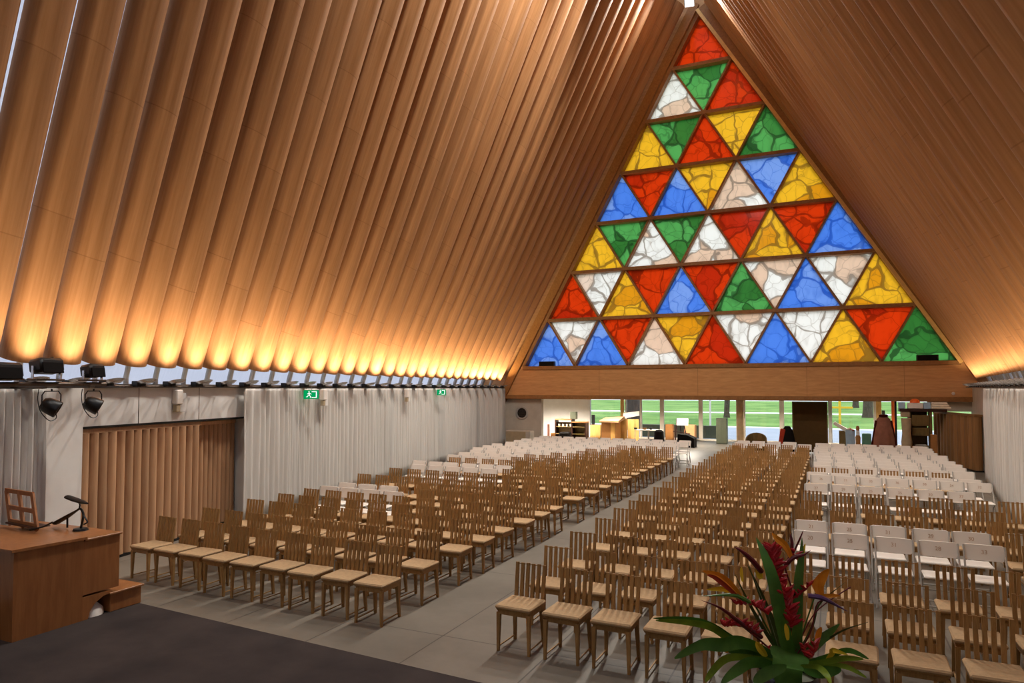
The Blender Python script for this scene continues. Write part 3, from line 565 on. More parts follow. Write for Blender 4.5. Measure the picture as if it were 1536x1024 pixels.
p = at(1287, 664, 31.2); q = at(1287, 638, 31.2).z; e = empty('wooden_figure', (p.x, 31.2, 0), 0, 'turned wooden figure with a white band beside the blue tub', 'figurine'); MB().lathe([(.001, 0), (.13, 0), (.12, .2), (.09, q * .45), (.10, q * .62), (.06, q * .70), (.001, q * .7)], (0, 0, 0), 16).build('body', 'terra', e, True); MB().lathe([(.062, q * .68), (.07, q * .72), (.07, q * .82), (.06, q * .84)], (0, 0, 0), 14).build('band', 'plastic', e, True); MB().lathe([(.001, q * .82), (.055, q * .83), (.075, q * .9), (.05, q * .98), (.001, q)], (0, 0, 0), 14).build('head', 'terra', e, True)
simple('recycling_bin', boxpx(1293, 1307, 650, 666, 31.3, .35), 'teal', 'teal plastic bin between the wooden figure and the pink robe', 'bin', .03)
p = at(1326, 664, 30.6); q = at(1326, 622, 30.6).z; e = empty('robe_stand', (p.x, 30.6, 0), 0, 'dusty pink robe with dark red collar on a dress stand', 'robe'); m = MB(); n = 40; vs = []; fs = []
L = [(.34, .16), (.40, .3), (.38, .8), (.33, 1.1), (.24, q - .18), (.12, q - .04)]
for r, z in L: vs += [((r * (1 + .07 * math.sin(9 * 2 * PI * i / n) * (q - z)) * math.cos(2 * PI * i / n)), r * .62 * (1 + .07 * math.sin(9 * 2 * PI * i / n) * (q - z)) * math.sin(2 * PI * i / n), z) for i in range(n)]
for j in range(len(L) - 1):
    for i in range(n): a, b = j * n + i, j * n + (i + 1) % n; fs.append((a, b, b + n, a + n))
m.add(vs, fs); m.build('robe', 'robe', e, True)
MB().lathe([(.10, q - .09), (.17, q - .06), (.15, q - .0), (.10, q + .02)], (0, 0, 0), 18).build('collar', 'darkred', e, True); MB().tube([(0, 0, 0), (0, 0, q + .1)], [.05, .05], 12).build('stand_post', 'olive', e); MB().lathe([(.001, 0), (.26, 0), (.24, .03), (.001, .04)], (0, 0, 0), 18).build('base', 'olive', e); MB().lathe([(.001, q + .02), (.06, q + .03), (.055, q + .17), (.001, q + .18)], (0, 0, 0), 14).build('neck', 'mesh', e, True)
for s in (-1, 1): MB().bar((s * .26, -.05, q - .22), (s * .43, -.03, .45), .07, .10, (1, 0, 0)).build('sleeve', 'darkred', e)
p = at(1344.5, 664, 31.5); tag(MB().tube([(p.x, 31.5, 0), (p.x, 31.5, 2.24)], .04, 12).build('dark_pole', 'black'), 'thin black floor to beam pole beside the pink robe', 'pole')
# bookcase right
t = boxpx(1352, 1398, 613, 668, 29.2, .6); e = empty('bookcase', ((t[0] + t[1]) / 2, 29.2, 0), 0, 'olive bookcase with a thick top in front of the tube screen', 'bookcase'); W_, H_ = t[1] - t[0], t[3]
MB().box((.2, .28, H_ - .05), (W_ + .54, .62, .1), .01).build('top', 'deskdark', e); MB().box((-W_ * .36, .2, H_ - .2), (W_ * .3, .4, .2), .02).build('side_box', 'beige', e)
m = MB(); m.box((W_ / 2 - .04, .3, H_ / 2 - .05), (.08, .56, H_ - .1), .005); m.box((-W_ / 2 + .26, .3, H_ / 2 - .05), (.06, .56, H_ - .1), .005); m.box((.1, .56, H_ / 2 - .05), (W_ - .4, .03, H_ - .1)); m.build('side_panel', 'olive', e)
for z, hh in ((H_ - .62, .40), (H_ - .98, .30)): MB().box((.12, .08, z + hh / 2), (W_ - .42, .1, hh), .008).build('drawer', 'olive', e)
MB().box((.12, .3, .62), (W_ - .42, .5, .04), .004).build('shelf', 'olive', e); MB().box((.12, .3, .3), (W_ - .42, .5, .36), .01).build('lower_door', 'olive', e)
o = MB().box((0, 0, .02), (.36, .30, .03), .002).build('paper_stack', 'plastic'); o.location = (e.location.x + .12, 29.45, .648); tag(o, 'stack of white paper on the lower shelf of the olive bookcase', 'paper')
m = MB(); prof = [(.001, 0), (.16, 0), (.19, .25), (.15, .5), (.18, .8), (.14, 1.1), (.17, H_ - .34), (.001, H_ - .34)]; m.lathe(prof, (t[0] + .13, 28.95, 0), 18); tag(m.build('carved_post', 'beige', sm=True), 'knobbly pale carved post in front of the olive bookcase', 'post')
simple('side_table', boxpx(1396, 1406, 652, 668, 28.6, .3), 'terra', 'small tan side table beside the olive bookcase', 'table')
zt2 = H_ + .0
tag(MB().box((0, 0, .11), (.5, .3, .22), .02).build('white_box', 'plastic'), 'white carton on the olive bookcase, under the orange cap', 'box').location = (e.location.x - .02, 29.5, zt2 + .001)
tag(MB().lathe([(.001, .09), (.17, 0), (.15, .08), (.08, .14), (.001, .15)][1:], (0, 0, 0), 16).build('orange_cap', 'orange', sm=True), 'orange cap on top of the white carton on the bookcase', 'cap').location = (e.location.x - .02, 29.5, zt2 + .224)
for k, (dx, mt, nm) in enumerate(((-.45, 'ltblue', 'pale blue folder standing on the bookcase left of the carton'), (.36, 'ltblue', 'pale blue folder standing on the bookcase right of the carton'))): tag(MB().box((0, 0, .12), (.22, .2, .24), .01).build('folder', mt), nm, 'folder').location = (e.location.x + dx, 29.5, zt2 + .001)
for k in range(3): tag(MB().box((0, 0, .04), (.62 - .07 * k, .4, .08), .02).build('cream_cushion', 'cream'), 'cream cushion piled at the end of the bookcase, %s' % ('bottom of the pile', 'middle of the pile', 'top of the pile')[k], 'cushion', 'cushions on the bookcase').location = (e.location.x + .78 - .02 * k, 29.42, zt2 + .002 + .081 * k)

# vertical tube screens
def tube_screen(name, p, q, zt_, n, mat, label, rail):
    p, q = Vector(p), Vector(q); e = empty(name, p, 0, label, 'screen'); d = (q - p); L = d.length; u = d.normalized(); st = L / n
    for k in range(n):
        c = u * st * (k + .5); r = st / 2 * .97
        MB().lathe([(r * .9, .05), (r, .05), (r, zt_ - .07), (r * .9, zt_ - .07), (r * .9, .05)], c, 16).build('tube', mat, e, True)
    MB().bar(Vector((0, 0, zt_ - .035)), d + Vector((0, 0, zt_ - .035)), .07 if rail else .07, st * .8, (0, 0, 1)).build('top_rail', mat, e)
    MB().bar(Vector((0, 0, .026)), d + Vector((0, 0, .026)), .05, st * .8, (0, 0, 1)).build('bottom_rail', 'black', e)
    return e
pp = lambda y, o: (XL(y) + o, y, 0)
tube_screen('sliding_tube_screen', pp(6.82, -.09), pp(9.42, -.09), 2.12, 15, 'slat', 'wide sliding screen of tan cardboard tubes in the wall recess', True)
tube_screen('sliding_tube_screen', pp(9.46, -.26), pp(10.66, -.26), 2.10, 9, 'slat', 'narrower set-back screen of cardboard tubes beside the long curtain', True)
tube_screen('leaning_tube_screen', (3.52, 30.62, 0), (4.30, 27.05, 0), 1.88, 12, 'slatdark', 'dark brown cardboard tube screen by the far right corner', True)
# white column and joints on the left wall
m = MB(); wallseg(m, lambda y: XL(y) + .12, 6.13, 6.74, 0, LEDGE - .05, -.12); struct(m.build('wall_pillar', 'white'), 'white pilaster beside the tube screen recess')
m = MB()
for y in (7.9, 9.35): wallseg(m, lambda yy: XL(yy) + .004, y, y + .012, RZ, LEDGE, -.01)
struct(m.build('trim_8', 'iron'))
m = MB(); wallseg(m, lambda yy: XL(yy) + .012, RY0, RY1, RZ - .035, RZ, -.05); struct(m.build('trim_9', 'black'))
# small coloured window in the far right wall
w3 = empty('window_3', (XR2(25.7), 25.7, 1.6)); w3['kind'] = 'structure'
m = MB(); wallseg(m, lambda y: XR2(y) + .1, 24.76, 25.75, 1.37, 1.85, .02); o = m.build('pane', 'p_green', w3, origin=w3.location); o.location = (0, 0, 0)
m = MB(); wallseg(m, lambda y: XR2(y) + .1, 25.8, 26.79, 1.37, 1.85, .02); o = m.build('pane', 'p_yellow', w3, origin=w3.location); o.location = (0, 0, 0)
m = MB(); wallseg(m, lambda y: XR2(y) + .06, 25.74, 25.81, 1.37, 1.85, .06); o = m.build('mullion', 'mull', w3, origin=w3.location); o.location = (0, 0, 0)

# ------------------------------------------------------------------ curtains
def curtain(X, y0, y1, sg, label, seed):
    rr = random.Random(seed); n = int((y1 - y0) / .022); rows = [0.012, .3, .8, 1.4, 2., 2.4, 2.6, 2.68, 2.74]
    ph = []; a = 0
    for i in range(n + 1):
        a += .022 * 2 * PI / (.155 + .07 * math.sin(i * .031 + seed) + .035 * math.sin(i * .13)); ph.append(a)
    amp = [.055 + .030 * math.sin(i * .019 + 2 * seed) * math.sin(i * .0071) for i in range(n + 1)]
    vs, fs = [], []
    for z in rows:
        k = .55 + .45 * min(1, (2.74 - z) / .5)
        for i in range(n + 1):
            y = y0 + (y1 - y0) * i / n; d = .13 + amp[i] * k * math.sin(ph[i] + .25 * math.sin(z * 1.3 + i * .01)) + .012 * math.sin(ph[i] * .37 + z)
            vs.append((X(y) + sg * d, y, z))
    w = n + 1
    for j in range(len(rows) - 1):
        for i in range(n): fs.append((j * w + i, j * w + i + 1, (j + 1) * w + i + 1, (j + 1) * w + i))
    m = MB(); m.add(vs, fs); o = m.build('curtain', 'curtain', sm=False)
    o.data.polygons.foreach_set('use_smooth', [True] * len(o.data.polygons))
    md = o.modifiers.new('thickness', 'SOLIDIFY'); md.thickness = .006; md.offset = 0
    return tag(o, label, 'curtain')
curtain(XL, 10.50, 30.75, 1, 'long pale curtain hanging beside the rows of chairs', 1.3)
curtain(XL, 4.2, 6.1, 1, 'short pale curtain behind the wooden desk', 2.9)
curtain(XR, 12.5, 24.45, -1, 'pale curtain on the wall behind the white chairs, opposite the long one', 4.1)

# ------------------------------------------------------------------ lights and signs on the left wall
ang = math.atan(.185)
def wallpt(y, o, z): return (XL(y) + o, y, z)
for y, lab in ((8.74, 'white wall lamp above the tube screen recess'), (13.35, 'white wall lamp on the long curtain beside the nearer exit sign'), (18.4, 'white wall lamp on the long curtain before the farther exit sign')):
    e = empty('wall_lamp', wallpt(y, .33 if y > 10 else .06, 2.32), ang, lab, 'wall lamp', 'wall lamps under the ledge')
    MB().box((0, 0, .27), (.12, .16, .26), .015).build('shade', 'plastic', e); MB().box((-.01, .1, .17), (.06, .2, .34), .008).build('back_plate', 'white', e); MB().box((0, -.02, .07), (.09, .1, .13), .01).build('lower_box', 'beige', e)
    MB().box((-.15, .06, .30), (.26, .05, .05)).build('wall_mount', 'steel', e)
for y, lab in ((12.64, 'green backlit exit sign hanging at the near part of the long curtain'), (21.2, 'green backlit exit sign hanging at the far part of the long curtain')):
    e = empty('exit_sign', wallpt(y, .44, 2.50), ang + R(-38), lab, 'exit sign', 'exit signs by the curtain')
    e.scale = (.85, .85, .85); MB().box((0, 0, .12), (.05, .42, .24), .01).build('case', 'exitgreen', e)
    m = MB(); X_ = .027
    P = lambda ps: m.prism([(X_, a, b) for a, b in ps], (.003, 0, 0))
    P([(.0, .03), (.15, .03), (.15, .21), (.0, .21), (.0, .185), (.12, .185), (.12, .05), (.0, .05)])            # doorway
    m.lathe([(.001, 0), (.018, 0), (.018, .003), (.001, .003)], (X_, -.075, .195), 12, rot=Matrix.Rotation(R(90), 3, 'Y'))
    P([(-.09, .17), (-.05, .175), (-.055, .10), (-.085, .105)]); P([(-.055, .165), (-.005, .135), (-.01, .12), (-.06, .145)]); P([(-.085, .165), (-.13, .14), (-.12, .125), (-.08, .145)]); P([(-.06, .11), (-.02, .07), (-.03, .03), (-.045, .03), (-.04, .065), (-.075, .095)]); P([(-.085, .11), (-.11, .05), (-.155, .05), (-.155, .065), (-.12, .067), (-.10, .115)])
    m.build('running_figure', 'exitwhite', e); MB().tube([(0, 0, .24), (0, 0, .31)], .012, 8).build('hanging_rod', 'steel', e)
# floodlights standing on a lighting bar in front of the rail
def wallray(u, v, o):
    d = ray(u, v); t = (-10.55 + .185 * 7.6 + o) / (d.x + .185 * d.y); return EYEV + d * t
BARO = .78
b0, b1 = wallray(-14, 576, BARO), wallray(158, 576, BARO); m = MB(); m.tube([b0, b1], .028, 10)
for yq in (5.67, 6.33, 6.98):
    p = b0.lerp(b1, (yq - b0.y) / (b1.y - b0.y)); m.bar((p.x, p.y, p.z - .04), (XL(p.y) + .02, p.y, p.z - .04), .03, .03, (0, 0, 1))
tag(m.build('lighting_bar', 'iron', sm=True), 'dark steel lighting bar carrying the black floodlights and spotlights', 'lighting bar')
def flood(u, v, w, h, d, label, hump=False):
    c = wallray(u, v, BARO); e = empty('stage_floodlight', c, ang, label, 'floodlight', 'black floodlights on the lighting bar')
    t = Matrix.Rotation(R(-10), 3, 'Y'); m = MB(); m.box((0, 0, 0), (d, w, h), .035, t)
    if hump: m.box((-.06, w * .32, h * .22), (d * .9, w * .40, h * .85), .07, t)
    m.build('housing', 'black', e, True); MB().box((d / 2 + .012, -.02, -.02), (.02, w * .84, h * .74), .006, t).build('front_glass', 'blackcloth', e)
    dz = b0.z - c.z + .018; m = MB()
    for s_ in (-1, 1): m.bar((0, s_ * (w / 2 + .02), dz + .04), (0, s_ * (w / 2 + .02), 0), .035, .012, (1, 0, 0))
    m.build('yoke', 'chrome', e); MB().box((0, 0, dz + .045), (.16, w + .06, .025), .005).build('base_mount', 'iron', e)
flood(4, 557, .40, .20, .24, 'black floodlight on the lighting bar above the short curtain')
flood(70, 549, .36, .19, .24, 'larger black floodlight with rounded hood above the white pilaster', True)
flood(139, 556, .27, .18, .22, 'smaller black floodlight on the lighting bar above the tube screen')
def par(u, v, label):
    c = wallray(u, v, BARO); e = empty('spotlight', c, ang, label, 'spotlight', 'hanging spotlights'); rt = Matrix.Rotation(R(40), 3, 'Z') @ Matrix.Rotation(R(118), 3, 'Y'); up = b0.z - c.z - .058
    MB().lathe([(.001, -.12), (.07, -.115), (.10, -.07), (.11, .0), (.115, .08), (.11, .09), (.095, .075), (.001, .07)], (0, 0, 0), 22, rot=rt).build('can', 'black', e, True)
    MB().tube([(0, -.14, 0), (0, -.14, up - .08), (0, -.10, up - .03), (0, .10, up - .03), (0, .14, up - .08), (0, .14, 0)], .008, 8).build('yoke', 'black', e); MB().tube([(0, 0, up - .03), (0, 0, up)], .012, 8).build('hanging_clamp', 'black', e)
    MB().tube(smooth([(-.02, -.17, up), (0, -.2, .1), (.02, -.17, -.06), (.03, -.05, -.18), (.02, .06, -.15), (.01, .05, -.06)], 20), .006, 6).build('power_cord', 'black', e, True)
par(77, 610, 'black spotlight hanging under the lighting bar before the white pilaster'); par(140, 607, 'black spotlight hanging under the lighting bar at the recess corner')

# ------------------------------------------------------------------ chairs
def leg_mb(sx, sy):
    m = MB()
    if sy < 0: m.bar((sx * .178, -.178, 0), (sx * .172, -.172, .405), .026, .026, w2=.042, d2=.042)
    else: m.bar((sx * .172, .205, 0), (sx * .158, .172, .42), .028, .028, w2=.042, d2=.042)
    return m
def frame_mb(mi=0):
    m = MB()
    for s in (-1, 1): m.box((s * .172, 0, .405), (.03, .36, .046), .004, None, mi); m.box((0, s * .172, .405), (.36, .03, .046), .004, None, mi)
    m.box((0, 0, .432), (.39, .39, .014), .004, None, mi)
    return m
def pad_mb(mi=0): return MB().box((0, -.006, .459), (.415, .405, .042), .014, None, mi)
def back_mb(mi=0):
    m = MB()
    for k in range(6):
        x = -.157 + k * .0628; a = Vector((x * 1.0, .190, .33)); b = Vector((x * 1.04, .255, .83 - (.004 if k % 2 else 0)))
        m.bar(a, b, .040, .030, (1, 0, 0), mi, .034, .024)
    m.bar((-.172, .196, .36), (.172, .196, .36), .03, .014, (0, 0, 1), mi); m.bar((-.172, .256, .815), (.172, .256, .815), .008, .006, (0, 0, 1), mi)
    return m
def rod_mb(s): return MB().bar((s * .175, -.17, .05), (s * .170, .2, .05), .012, .012)
def wood_parts():
    e = empty('slatted_chair', (0, 0, -50))
    pad_mb().build('seat_pad', 'pad', e); frame_mb().build('seat_frame', 'chair', e); back_mb().build('backrest', 'chair', e)
    for sx in (-1, 1):
        for sy in (-1, 1): leg_mb(sx, sy).build('leg', 'chair', e)
        rod_mb(sx).build('stretcher', 'chair', e)
    return e
def wood_solid():
    m = MB()
    for q, mi in ((frame_mb(), 0), (back_mb(), 0), (pad_mb(), 1)): m.add(q.v, q.f, mi)
    for sx in (-1, 1):
        for sy in (-1, 1): q = leg_mb(sx, sy); m.add(q.v, q.f, 0)
        q = rod_mb(sx); m.add(q.v, q.f, 0)
    return m.build('slatted_chair', ['chair', 'pad'])
def rpanel(w, h, r, y, th, tilt, zc, n=5):   # rounded rectangular plate
    pts = []
    for cx_, cz_, a0 in ((w / 2 - r, h / 2 - r, 0), (-w / 2 + r, h / 2 - r, 90), (-w / 2 + r, -h / 2 + r * .5, 180), (w / 2 - r, -h / 2 + r * .5, 270)):
        for k in range(n + 1):
            a = R(a0 + 90 * k / n); rr = r if a0 < 180 else r * .5
            pts.append((cx_ + rr * math.cos(a), cz_ + rr * math.sin(a)))
    return [(x, y + z * tilt , zc + z) for x, z in pts], (0, th, 0)
def w_back(): m = MB(); p, o = rpanel(.455, .185, .05, .205, .022, .22, .715); m.prism(p, o); return m
def w_seat(): m = MB(); m.box((0, -.005, .435), (.385, .36, .03), .012); return m
def w_frame():
    m = MB()
    for s in (-1, 1):
        m.tube([(s * .215, -.20, 0), (s * .215, -.10, .26), (s * .215, .10, .52), (s * .215, .222, .80)], .012, 6)
    m.tube([(-.215, -.165, .09), (.215, -.165, .09)], .009, 6)
    return m
def w_rear():
    m = MB()
    for s in (-1, 1): m.tube([(s * .195, .215, 0), (s * .195, .02, .36), (s * .195, -.11, .42)], .011, 6)
    m.tube([(-.195, .18, .07), (.195, .18, .07)], .009, 6)
    return m
def white_parts():
    e = empty('folding_chair', (0, 0, -50)); w_back().build('backrest', 'plastic', e, True); w_seat().build('seat', 'plastic', e); w_frame().build('front_frame', 'steel', e, True); w_rear().build('rear_frame', 'steel', e, True); return e
def white_solid():
    m = MB()
    for q, mi in ((w_back(), 0), (w_seat(), 0), (w_frame(), 1), (w_rear(), 1)): m.add(q.v, q.f, mi)
    return m.build('folding_chair', ['plastic', 'steel'], sm=True)
PW, SW, PF, SF = wood_parts(), wood_solid(), white_parts(), white_solid()
rc = random.Random(5); count = dict(w=0, f=0); first = {}
font_meshes = {}
def stencil(txt, parent):
    if txt not in font_meshes:
        c = bpy.data.curves.new('stencil_number', 'FONT'); c.body = txt; c.size = .07; c.extrude = .0006; c.align_x = 'CENTER'; c.align_y = 'CENTER'
        t = bpy.data.objects.new('stencil_number', c); COL.objects.link(t); bpy.context.view_layer.update()
        me = bpy.data.meshes.new_from_object(t); me.materials.clear(); me.materials.append(M['ink']); font_meshes[txt] = me; bpy.data.objects.remove(t)
    o = bpy.data.objects.new('stencil_number', font_meshes[txt]); COL.objects.link(o); o.parent = parent; o.location = (0, .2035, .722); o.rotation_euler = (R(90) - math.atan(.22), 0, 0)
def chair(kind, x, y, rownum, pos, block, near, num=None):
    proto = (PW if near else SW) if kind == 'w' else (PF if near else SF)
    key = (kind, near)
    if key not in first: o = proto; first[key] = 1
    else: o = dup(proto)
    o.location = (x + rc.uniform(-.012, .012), y + .2 + rc.uniform(-.015, .015), 0); o.rotation_euler = (0, 0, R(rc.uniform(-2.0, 2.0)))
    o.name = 'slatted_chair' if kind == 'w' else 'folding_chair'
    base = 'slatted wooden chair' if kind == 'w' else 'white folding chair'
    bl_ = 'block beside the wooden desk' if block == 'L' else 'block behind the flower arrangement'
    tag(o, '%s %s from the aisle in the %s row, %s' % (base, nth(pos), nth(rownum), bl_), 'chair', ('wooden chairs' if kind == 'w' else 'white chairs') + (' beside the desk' if block == 'L' else ' behind the flowers'))
    if num: stencil(num, o)
    count[kind] += 1
# left block: (front y of wood part, wood columns, front y of white part, white columns, front shift)
LB = [(6.66, 9, 0, 0), (7.55, 9, 0, 0), (8.5, 9, 0, 0), (9.22, 9, 0, 0), (9.92, 9, 0, 0), (10.75, 5, 10.46, 4), (11.5, 6, 11.02, 3), (12.2, 10, 0, 0), (13.45, 10, 0, 0), (14.45, 5, 14.5, 5), (15.35, 5, 15.3, 6), (16.3, 10, 0, 0), (17.15, 7, 17.15, 4), (18.0, 7, 18.0, 4), (18.85, 6, 18.85, 5), (19.7, 5, 19.7, 7), (20.55, 5, 20.55, 7), (21.4, 4, 21.4, 8), (22.25, 4, 22.25, 8), (23.1, 0, 23.1, 12), (23.95, 0, 23.95, 12), (24.8, 0, 24.8, 12), (25.65, 0, 25.65, 12)]
for r, (yw, nw, yf, nf) in enumerate(LB):
    sl = -.012 if r else -.02
    for k in range(nw + nf):
        x = -4.96 - .515 * k - (rc.uniform(.0, .03) + (.14 * ((r * 7) % 3) / 2 if r > 10 else 0.) if k >= nw else 0.); kind = 'w' if k < nw else 'f'
        if r in (0,): yy = yw + .022 * k
        else: yy = (yw if kind == 'w' else yf) + .010 * k
        chair(kind, x, yy, r + 1, k + 1, 'L', yy < 16.2)
RB = [(6.58, 10, 0, 0, 0), (7.45, 10, 0, 0, 0), (8.4, 10, 0, 0, 0), (9.45, 5, 9.88, 5, 1), (10.4, 5, 10.70, 5, 1), (11.25, 5, 11.6, 0, 6), (11.95, 5, 12.5, 0, 6), (13.0, 5, 13.75, 0, 7), (13.85, 5, 15.02, 6, 0), (14.75, 5, 16.62, 7, 0), (15.6, 5, 17.15, 7, 0), (16.45, 5, 17.95, 0, 6), (17.2, 5, 18.75, 7, 0), (17.95, 5, 19.6, 7, 0), (18.8, 5, 20.45, 7, 0), (19.65, 5, 21.3, 7, 0), (20.5, 5, 22.15, 7, 0), (21.35, 5, 23.0, 7, 0), (22.2, 5, 23.85, 7, 0), (23.05, 5, 24.7, 7, 0), (23.9, 5, 25.55, 7, 0), (24.75, 5, 26.4, 7, 0), (25.6, 5, 0, 0, 0), (26.5, 4, 0, 0, 0)]
nums = {3: ['20', '25', '31', '28', '33'], 4: ['21', '25', '31', '29', '30'], 8: ['27', '29', '25', '35', '30', '37'], 9: ['26', '31', '33', '36', '38', '34', '32']}
for r, (yw, nw, yo, nf, nx) in enumerate(RB):
    pos = 0; stg = rc.uniform(-.03, .13) if r > 8 else rc.uniform(0, .06)
    for k in range(nw):
        pos += 1; chair('w' if r < 22 else 'f', -3.05 + .525 * k, yw, r + 1, pos, 'R', yw < 15.5)
    x0 = -3.05 + .525 * nw
    for k in range(nf):
        pos += 1; chair('f', x0 + .05 + stg + .495 * k, yo + .02 * k * (-.6 if r > 4 else 0), r + 1, pos, 'R', yo < 17, nums.get(r, [None] * 9)[k] if r in nums else None)
    x0 += .08 + stg + .5 * nf if nf else 0.
    for k in range(nx):
        pos += 1; chair('w', x0 + .515 * k + .02, yo, r + 1, pos, 'R', yo < 15.5)
print('chairs', count)

# ------------------------------------------------------------------ desk at the left
e = empty('console_desk', (-8.08, 4.56, .009), 0, 'red-brown wooden console desk at the carpet edge, below the spotlights', 'desk')
MB().prism([(-1.62, .02, 0), (0, .02, 0), (.03, .0, .97), (-1.62, .0, .97)], (0, .77, 0)).build('body', 'desk', e)
MB().hexa([(-1.68, -.06, .97), (.05, -.03, .97), (.05, .80, .955), (-1.68, .80, .955), (-1.68, -.06, 1.0), (.05, -.03, 1.0), (.05, .80, .985), (-1.68, .80, .985)]).build('top', 'desk', e)
MB().span((-1.62, .775, .29), (-.002, 1.25, .93), .006).build('rear_body', 'desk', e); MB().span((-1.66, .79, .93), (.02, 1.27, .955), .005).build('rear_top', 'desk', e)
m = MB(); ar = [(0, .785, 0), (0, .785, .27), (0, 1.14, .27), (0, 1.14, .235), (0, 1.05, .225), (0, .95, .17), (0, .88, .08), (0, .86, 0)]; m.prism(ar, (-.05, 0, 0)); m.build('arched_plinth', 'desk', e)
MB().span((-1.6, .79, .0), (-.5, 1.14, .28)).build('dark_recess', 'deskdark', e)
MB().span((-1.3, 1.14, 0), (-.005, 1.56, .215), .006).build('step', 'desk', e); MB().span((-1.3, 1.12, .215), (.02, 1.585, .24), .004).build('step_top', 'desk', e)
o = MB(); o.lathe([(.001, 0), (.15, 0), (.14, .07), (.08, .13), (.001, .15)], (0, 0, 0), 14); o = o.build('white_bag', 'plastic', sm=True); o.location = (-8.235, 5.545, .010); tag(o, 'crumpled white bag in the arched opening under the desk', 'bag')
# front-left foot plinth
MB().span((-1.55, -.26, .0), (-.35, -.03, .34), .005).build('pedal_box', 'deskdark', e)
# music stand
p0, p1 = Vector((-9.50, 5.32, 0)), Vector((-8.77, 5.24, 0)); e = empty('music_rest', (p0.x, p0.y, 1.024), math.atan2(p1.y - p0.y, p1.x - p0.x), 'wooden four-pane music rest standing on the console desk', 'music rest'); L = (p1 - p0).length
tl = lambda x, z: Vector((x - z * .62, z * .12, z)); m = MB(); H_ = .41
for x in (0.03, L / 2, L - .03): m.bar(tl(x, .0), tl(x, H_), .06, .024, (1, 0, 0))
for z in (.05, H_ * .52, H_): m.bar(tl(0.008, z), tl(L - .008, z), .052, .024, (0, 0, 1))
m.build('frame', 'desk', e); MB().box((L / 2, -.02, .03), (L, .06, .02), .003).build('ledge', 'deskdark', e); MB().box((L / 2, .12, .006), (L * .5, .2, .013), .003).build('foot', 'deskdark', e)
MB().tube(smooth([(L - .04, -.08, .02), (L + .06, .02, .05), (L + .12, .10, .10)], 8), .01, 6).build('pen_clip', 'black', e)
# black jointed lamp behind the desk
e = empty('desk_lamp', (-9.0, 5.66, .966), 0, 'black jointed reading lamp at the rear of the console desk', 'lamp')
q = lambda u, v: at(u, v, 5.66) - Vector((-9.0, 5.66, .966))
base = q(121, 792); MB().lathe([(.001, 0), (.09, 0), (.08, .025), (.02, .03)], (base.x, 0, 0), 18).build('base', 'black', e, True)
MB().tube(smooth([(base.x, 0, .02), q(124, 780), q(125, 770), q(121, 763), q(117, 764)], 14), .014, 8).build('arm', 'black', e, True)
MB().tube([q(84, 784), q(100, 775), q(119, 763)], [.05, .045, .016], 10, flat=.5).build('counterweight', 'black', e, True); MB().tube([q(101, 776), q(101, 791)], .012, 8).build('prop', 'black', e); MB().tube([q(101, 745), q(112, 749), q(124, 753), q(131, 755)], [.045, .05, .04, .018], 10, flat=.55).build('lamp_head', 'black', e, True); MB().tube([q(119, 763), q(120, 757), q(118, 752)], .010, 8).build('neck', 'black', e)
MB().tube(smooth([q(124, 770), q(129, 778), q(131, 783), q(126, 786)], 10), .01, 6).build('lamp_cord', 'black', e, True)

# ------------------------------------------------------------------ flower arrangement
D0 = 4.4
FC = deep(1182, 1015, D0)
e = empty('plinth', (FC.x, FC.y, .008), YAW, 'wooden plinth holding the flower arrangement', 'plinth'); MB().box((0, 0, .28), (.42, .42, .56), .01).build('body', 'plinth', e); MB().box((0, 0, .575), (.48, .48, .03), .006).build('top', 'plinth', e)
V0 = Vector((FC.x, FC.y, .60)); fa = empty('flower_arrangement', V0, 0, 'tropical flower arrangement with orange and crimson blooms in a black pot', 'flower arrangement')
MB().lathe([(.001, 0), (.11, 0), (.16, .08), (.185, .20), (.19, .33), (.175, .35), (.165, .33), (.16, .2), (.001, .18)], (0, 0, 0), 28).build('pot', 'vase', fa, True)
MB().lathe([(.001, .27), (.168, .27), (.168, .30), (.001, .30)], (0, 0, 0), 20).build('soil', 'leafs', fa)
def fp(u, v, dw=0.): return deep(u, v, D0 + dw) - V0
FACE = -FW
ROOT = lambda du=0, dv=0., dw=0.: fp(1182 + du, 1000 + dv, dw)
px = D0 / F
def lf(pts, w, mat='leafd', prof=None, fold=.3, face=None, name='leaf'):
    P = [fp(*p) for p in pts]; w *= px
    prof = prof or (lambda u: (math.sin(PI * min(1, u * .93 + .07)) ** .8))
    m = MB(); m.leaf(P, lambda u: w * max(.03, prof(u)), face or FACE, fold, 0, 18); m.build(name, mat, fa, True)
sword = lambda u: 1 - max(0, (u - .35) / .65) ** 1.6
broad = lambda u: (math.sin(PI * (u * .96 + .03)) ** .6)
lf([(1185, 985, -.02), (1172, 930, -.05), (1160, 870, -.08), (1146, 830, -.05), (1134, 806, 0)], 20, 'leafd', sword)
lf([(1196, 985, .02), (1196, 930, .0), (1198, 870, 0), (1202, 835, .02), (1203, 806, .05)], 16, 'leafd', sword)
lf([(1185, 975, -.2), (1184, 990, -.23), (1182, 1010, -.25), (1188, 1050, -.2)], 66, 'leafd', lambda u: (1 - u * .55) * (math.sin(PI * min(.5, u * 2 + .12)) ** .6))
lf([(1165, 985, -.1), (1120, 965, -.18), (1085, 967, -.25), (1052, 967, -.3), (1012, 987, -.38)], 20, 'leafd', broad)
lf([(1160, 990, -.1), (1125, 975, -.12), (1100, 966, -.15), (1078, 966, -.2)], 30, 'leafd', broad)
lf([(1170, 1000, -.2), (1130, 993, -.28), (1105, 1005, -.34), (1082, 1024, -.4)], 18, 'leafd', broad)
lf([(1165, 990, -.15), (1110, 985, -.2), (1085, 990, -.25), (1066, 1010, -.3), (1058, 1022, -.33)], 12, 'leafl', broad)
